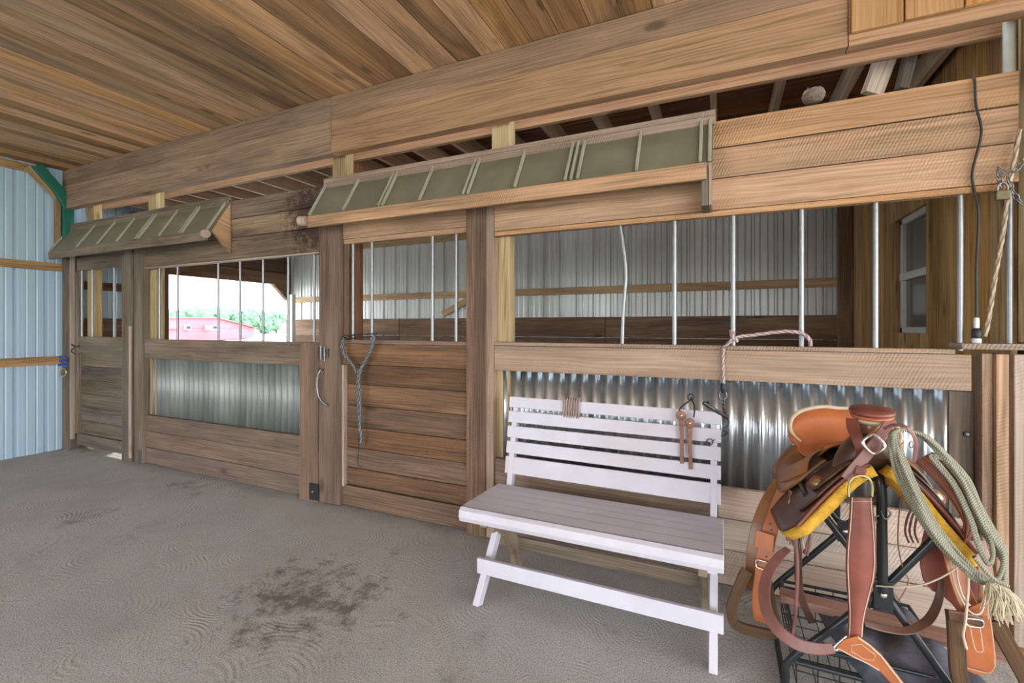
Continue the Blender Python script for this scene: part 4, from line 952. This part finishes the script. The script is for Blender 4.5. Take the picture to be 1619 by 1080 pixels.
poly('lower_strap', 'orange', [(1322, 1024), (1334, 1012), (1356, 1006), (1376, 1020), (1394, 1036), (1402, 1046), (1432, 1084), (1417, 1090), (1390, 1060), (1372, 1050), (1352, 1042)], z_, .008, 'orange shaped lower strap', par=bc)
bm = nb(); tube(bm, [W(x, y, z_-.001) for x, y in ((1356, 1008), (1375, 1021), (1392, 1037), (1400, 1047), (1430, 1086))], .0022, 6); tube(bm, [W(x, y, z_-.001) for x, y in ((1326, 1026), (1352, 1040), (1372, 1049), (1390, 1060))], .0022, 6)
tube(bm, [W(x, y, z_-.001) for x, y in ((1345, 1020), (1362, 1019), (1384, 1036), (1380, 1044), (1366, 1042), (1346, 1030))], .0013, 5, closed=True); obj('stitching', bm, 'cream', bc)

# ================================================================== LARIAT
la = thing('lariat', 'coiled green-grey lariat rope hanging from the right side of the saddle', 'rope', (.65, -.95, .9))
bm = nb()
NC = 7
for k in range(NC):
    f = k/(NC-1); q = rn.uniform(-2, 2)
    Y = -.955-.028*math.sin(f*3.1)+.006*(k % 2)
    Ly = lambda d: Y-d
    tipx, tipy = 1578+rn.uniform(-12, 8)-10*(f-.5), 905+22*f+rn.uniform(-6, 6)
    L_ = [(1410+f*8, 684), (1407+f*14, 700+q), (1412+f*22, 735), (1430+f*24, 778+q), (1456+f*22, 825), (1488+f*22, 868-q), (1522+f*18, 900), (1552+f*10, 922-6*f)]
    R_ = [(tipx, tipy), (1580+f*10, 880), (1552+f*20, 838+q), (1534+f*16, 800), (1516+f*16, 760-q), (1488+f*12, 722), (1458+f*6, 692-f*3), (1430, 680)]
    pts = [W(x, y, Y-.012*math.sin(i*1.3+k)) for i, (x, y) in enumerate(L_)]+[W(x, y, Y+.045+.012*math.sin(i+k)) for i, (x, y) in enumerate(R_)]
    tube(bm, spline(pts, 8, closed=True), .0056, 8, closed=True)
# shorter inner loops
for k in range(2):
    pts = [W(1470+k*6, 720, -.92), W(1505+k*5, 765, -.93), W(1530+k*4, 815, -.94), W(1543+k*4, 855, -.945), W(1556+k*3, 885, -.95), W(1566, 892-k*4, -.95), W(1570, 870, -.945), W(1560, 835, -.94), W(1540+k*4, 790, -.93), W(1510+k*4, 740, -.92)]
    tube(bm, spline(pts, 8, closed=True), .0056, 8, closed=True)
obj('coil', bm, 'lariat', la)
bm = nb(); tube(bm, spline([W(1540, 880, -1.0), W(1556, 900, -1.0), W(1572, 916, -1.0), W(1585, 922, -1.0), W(1594, 928, -1.0)], 6), .0062, 10); obj('rope_end', bm, 'lariat', la)
bm = nb(); c = W(1575, 925, -1.0)
for k in range(150):
    a = rn.uniform(0, 6.28); s0 = Vector((rn.uniform(-.016, .016), rn.uniform(-.012, .012), rn.uniform(-.005, .006)))
    dx = rn.uniform(-.014, .046); dz = -rn.uniform(.05, .11)*(1-.3*abs(dx)/.06)
    tube(bm, spline([c+s0, c+s0+Vector((dx*.6, rn.uniform(-.02, .02), dz*.35)), c+s0+Vector((dx+rn.uniform(-.008, .008), rn.uniform(-.02, .02), dz))], 3), .0016, 4)
t2 = obj('frayed_tassel', bm, 'tuft', la); lab(t2, 'pale frayed tassel at the rope end')
bm = nb(); strap(bm, spline([W(1398, 678, -.93), W(1412, 672, -.975), W(1432, 675, -1.0), W(1445, 690, -1.0), W(1448, 710, -.99), W(1445, 730, -.97)], 6), .010, .004, (0, -1, .3)); o = obj('tie_strap', bm, 'mauve', la)
bm = nb(); tube(bm, [W(1441+3*math.cos(a*.63), 703+5*math.sin(a*.63), -1.0) for a in range(10)], .0022, 6, closed=True); obj('ring', bm, 'steel', la)
# ================================================================== OUTSIDE
bm = nb(); bx(bm, (-260, -150, -.4), (150, 260, -.125)); struct(obj('ground', bm, 'ground'), 'pale sunlit yard outside')
t = thing('barn', 'red barn with low roof out in the yard', 'barn', (-50, 28, 0))
def gp(px, py, X):
    u = (px-CX)/FPX; d = X/(-SN+u*CS); return Vector((X, -CAMD+d*(CS+u*SN), CAMZ+d*(HY-py)/FPX))
a = gp(283, 503, -48); b = gp(342, 503, -50); c_ = gp(402, 519, -55)
bm = nb()
prism(bm, [(a.x, a.y, -.06), (b.x, b.y, -.06), (c_.x, c_.y, -.06), (c_.x-8, c_.y-2, -.06), (a.x-8, a.y+3, -.06)], (0, 0, 1.3))
prism(bm, [(a.x, a.y, 1.2), (b.x, b.y, 1.2), (b.x, b.y, b.z), (a.x, a.y, a.z)], (-5, 1, 0))
prism(bm, [(b.x, b.y, 1.2), (c_.x, c_.y, 1.2), (c_.x, c_.y, c_.z), (b.x, b.y, b.z)], (-5, 1, 0))
obj('barn_wall', bm, 'barnred', t)
bm = nb(); prism(bm, [a+Vector((.3, -.3, 0)), b+Vector((.3, 0, 0)), b+Vector((.3, 0, .08)), a+Vector((.3, -.3, .08))], (-5, 1, 0)); prism(bm, [b+Vector((.3, 0, 0)), c_+Vector((.3, .3, 0)), c_+Vector((.3, .3, .08)), b+Vector((.3, 0, .08))], (-5, 1, 0)); obj('barn_roof', bm, 'barnroof', t)
for px in (288, 330):
    c = gp(px, 518, -49); bm = nb(); bx(bm, c+Vector((-.2, -.28, -.22)), c+Vector((1.0, .28, .24))); o = obj('window_frame', bm, 'white', t)
    bm = nb(); bx(bm, c+Vector((1.0, -.19, -.14)), c+Vector((1.04, .19, .16))); obj('window_hole', bm, 'rubber', o)
# trees along the field edge
def tree(px, w, top, X, label):
    c = gp(px, top, X); ht = c.z
    t = thing('tree', label, 'tree', (c.x, c.y, -.06), 'trees beyond the yard')
    w *= .62
    bm = nb(); tube(bm, [(c.x, c.y, -.06), (c.x, c.y, ht*.6)], .22, 8); obj('trunk', bm, 'bark', t)
    bm = nb(); rnd = random.Random(px)
    for k in range(9):
        r = w*rnd.uniform(.28, .45); o = Vector((c.x+rnd.uniform(-w, w)*.4, c.y+rnd.uniform(-w, w)*.55, ht*.25+rnd.random()**.7*(ht*.75-r*.7)+r*.1))
        g = bmesh.ops.create_icosphere(bm, subdivisions=3, radius=r, matrix=Matrix.Translation(o))
        for v in g['verts']: v.co += (v.co-o)*rnd.uniform(-.22, .22)
    obj('crown', bm, 'leaves', t)
for px, w, top, X, l in ((262, 3.0, 494, -75, 'lone thin tree at the left edge of the outer doorway'), (284, 4.5, 490, -80, 'leftmost rounded tree over the barn roof'), (308, 5.5, 487, -80, 'tallest rounded tree above the middle of the barn'), (336, 4.5, 492, -84, 'low tree right behind the barn gable'), (352, 4.5, 489, -85, 'pointed tree just right of the third bar'),
                         (368, 4.5, 490, -85, 'tree left of the middle bar of the view'), (384, 5, 490, -85, 'bushy tree right of the barn ridge'), (399, 5, 489, -85, 'pale tree over the low end of the barn'), (419, 5, 499, -85, 'low tree right of the barn'), (437, 4.5, 494, -85, 'rightmost tree in the outer doorway')):
    tree(px, w, top, X, l)

# ================================================================== LIGHT
w = bpy.data.worlds.new('world'); bpy.context.scene.world = w; w.use_nodes = True
nt = w.node_tree; bg = nt.nodes['Background']
tc = N(nt, 'ShaderNodeTexCoord').outputs['Generated']; s = N(nt, 'ShaderNodeSeparateXYZ'); L(nt, tc, s.inputs[0])
L(nt, ramp(nt, s.outputs[2], [(.0, (.95, .97, 1)), (.6, (.74, .86, 1))]), bg.inputs[0]); bg.inputs[1].default_value = 5.0
sl = bpy.data.lights.new('sun', 'SUN'); so = bpy.data.objects.new('sun', sl); C.objects.link(so)
sl.energy = 4; sl.angle = R(2); sl.color = (1, .95, .88)
so.rotation_euler = Vector((.42, -.60, -.50)).to_track_quat('-Z', 'Y').to_euler()
sc = bpy.context.scene
sc.view_settings.view_transform = 'Standard'; sc.view_settings.look = 'None'; sc.view_settings.gamma = 1; sc.view_settings.exposure = 0.95
sc.view_settings.use_curve_mapping = False
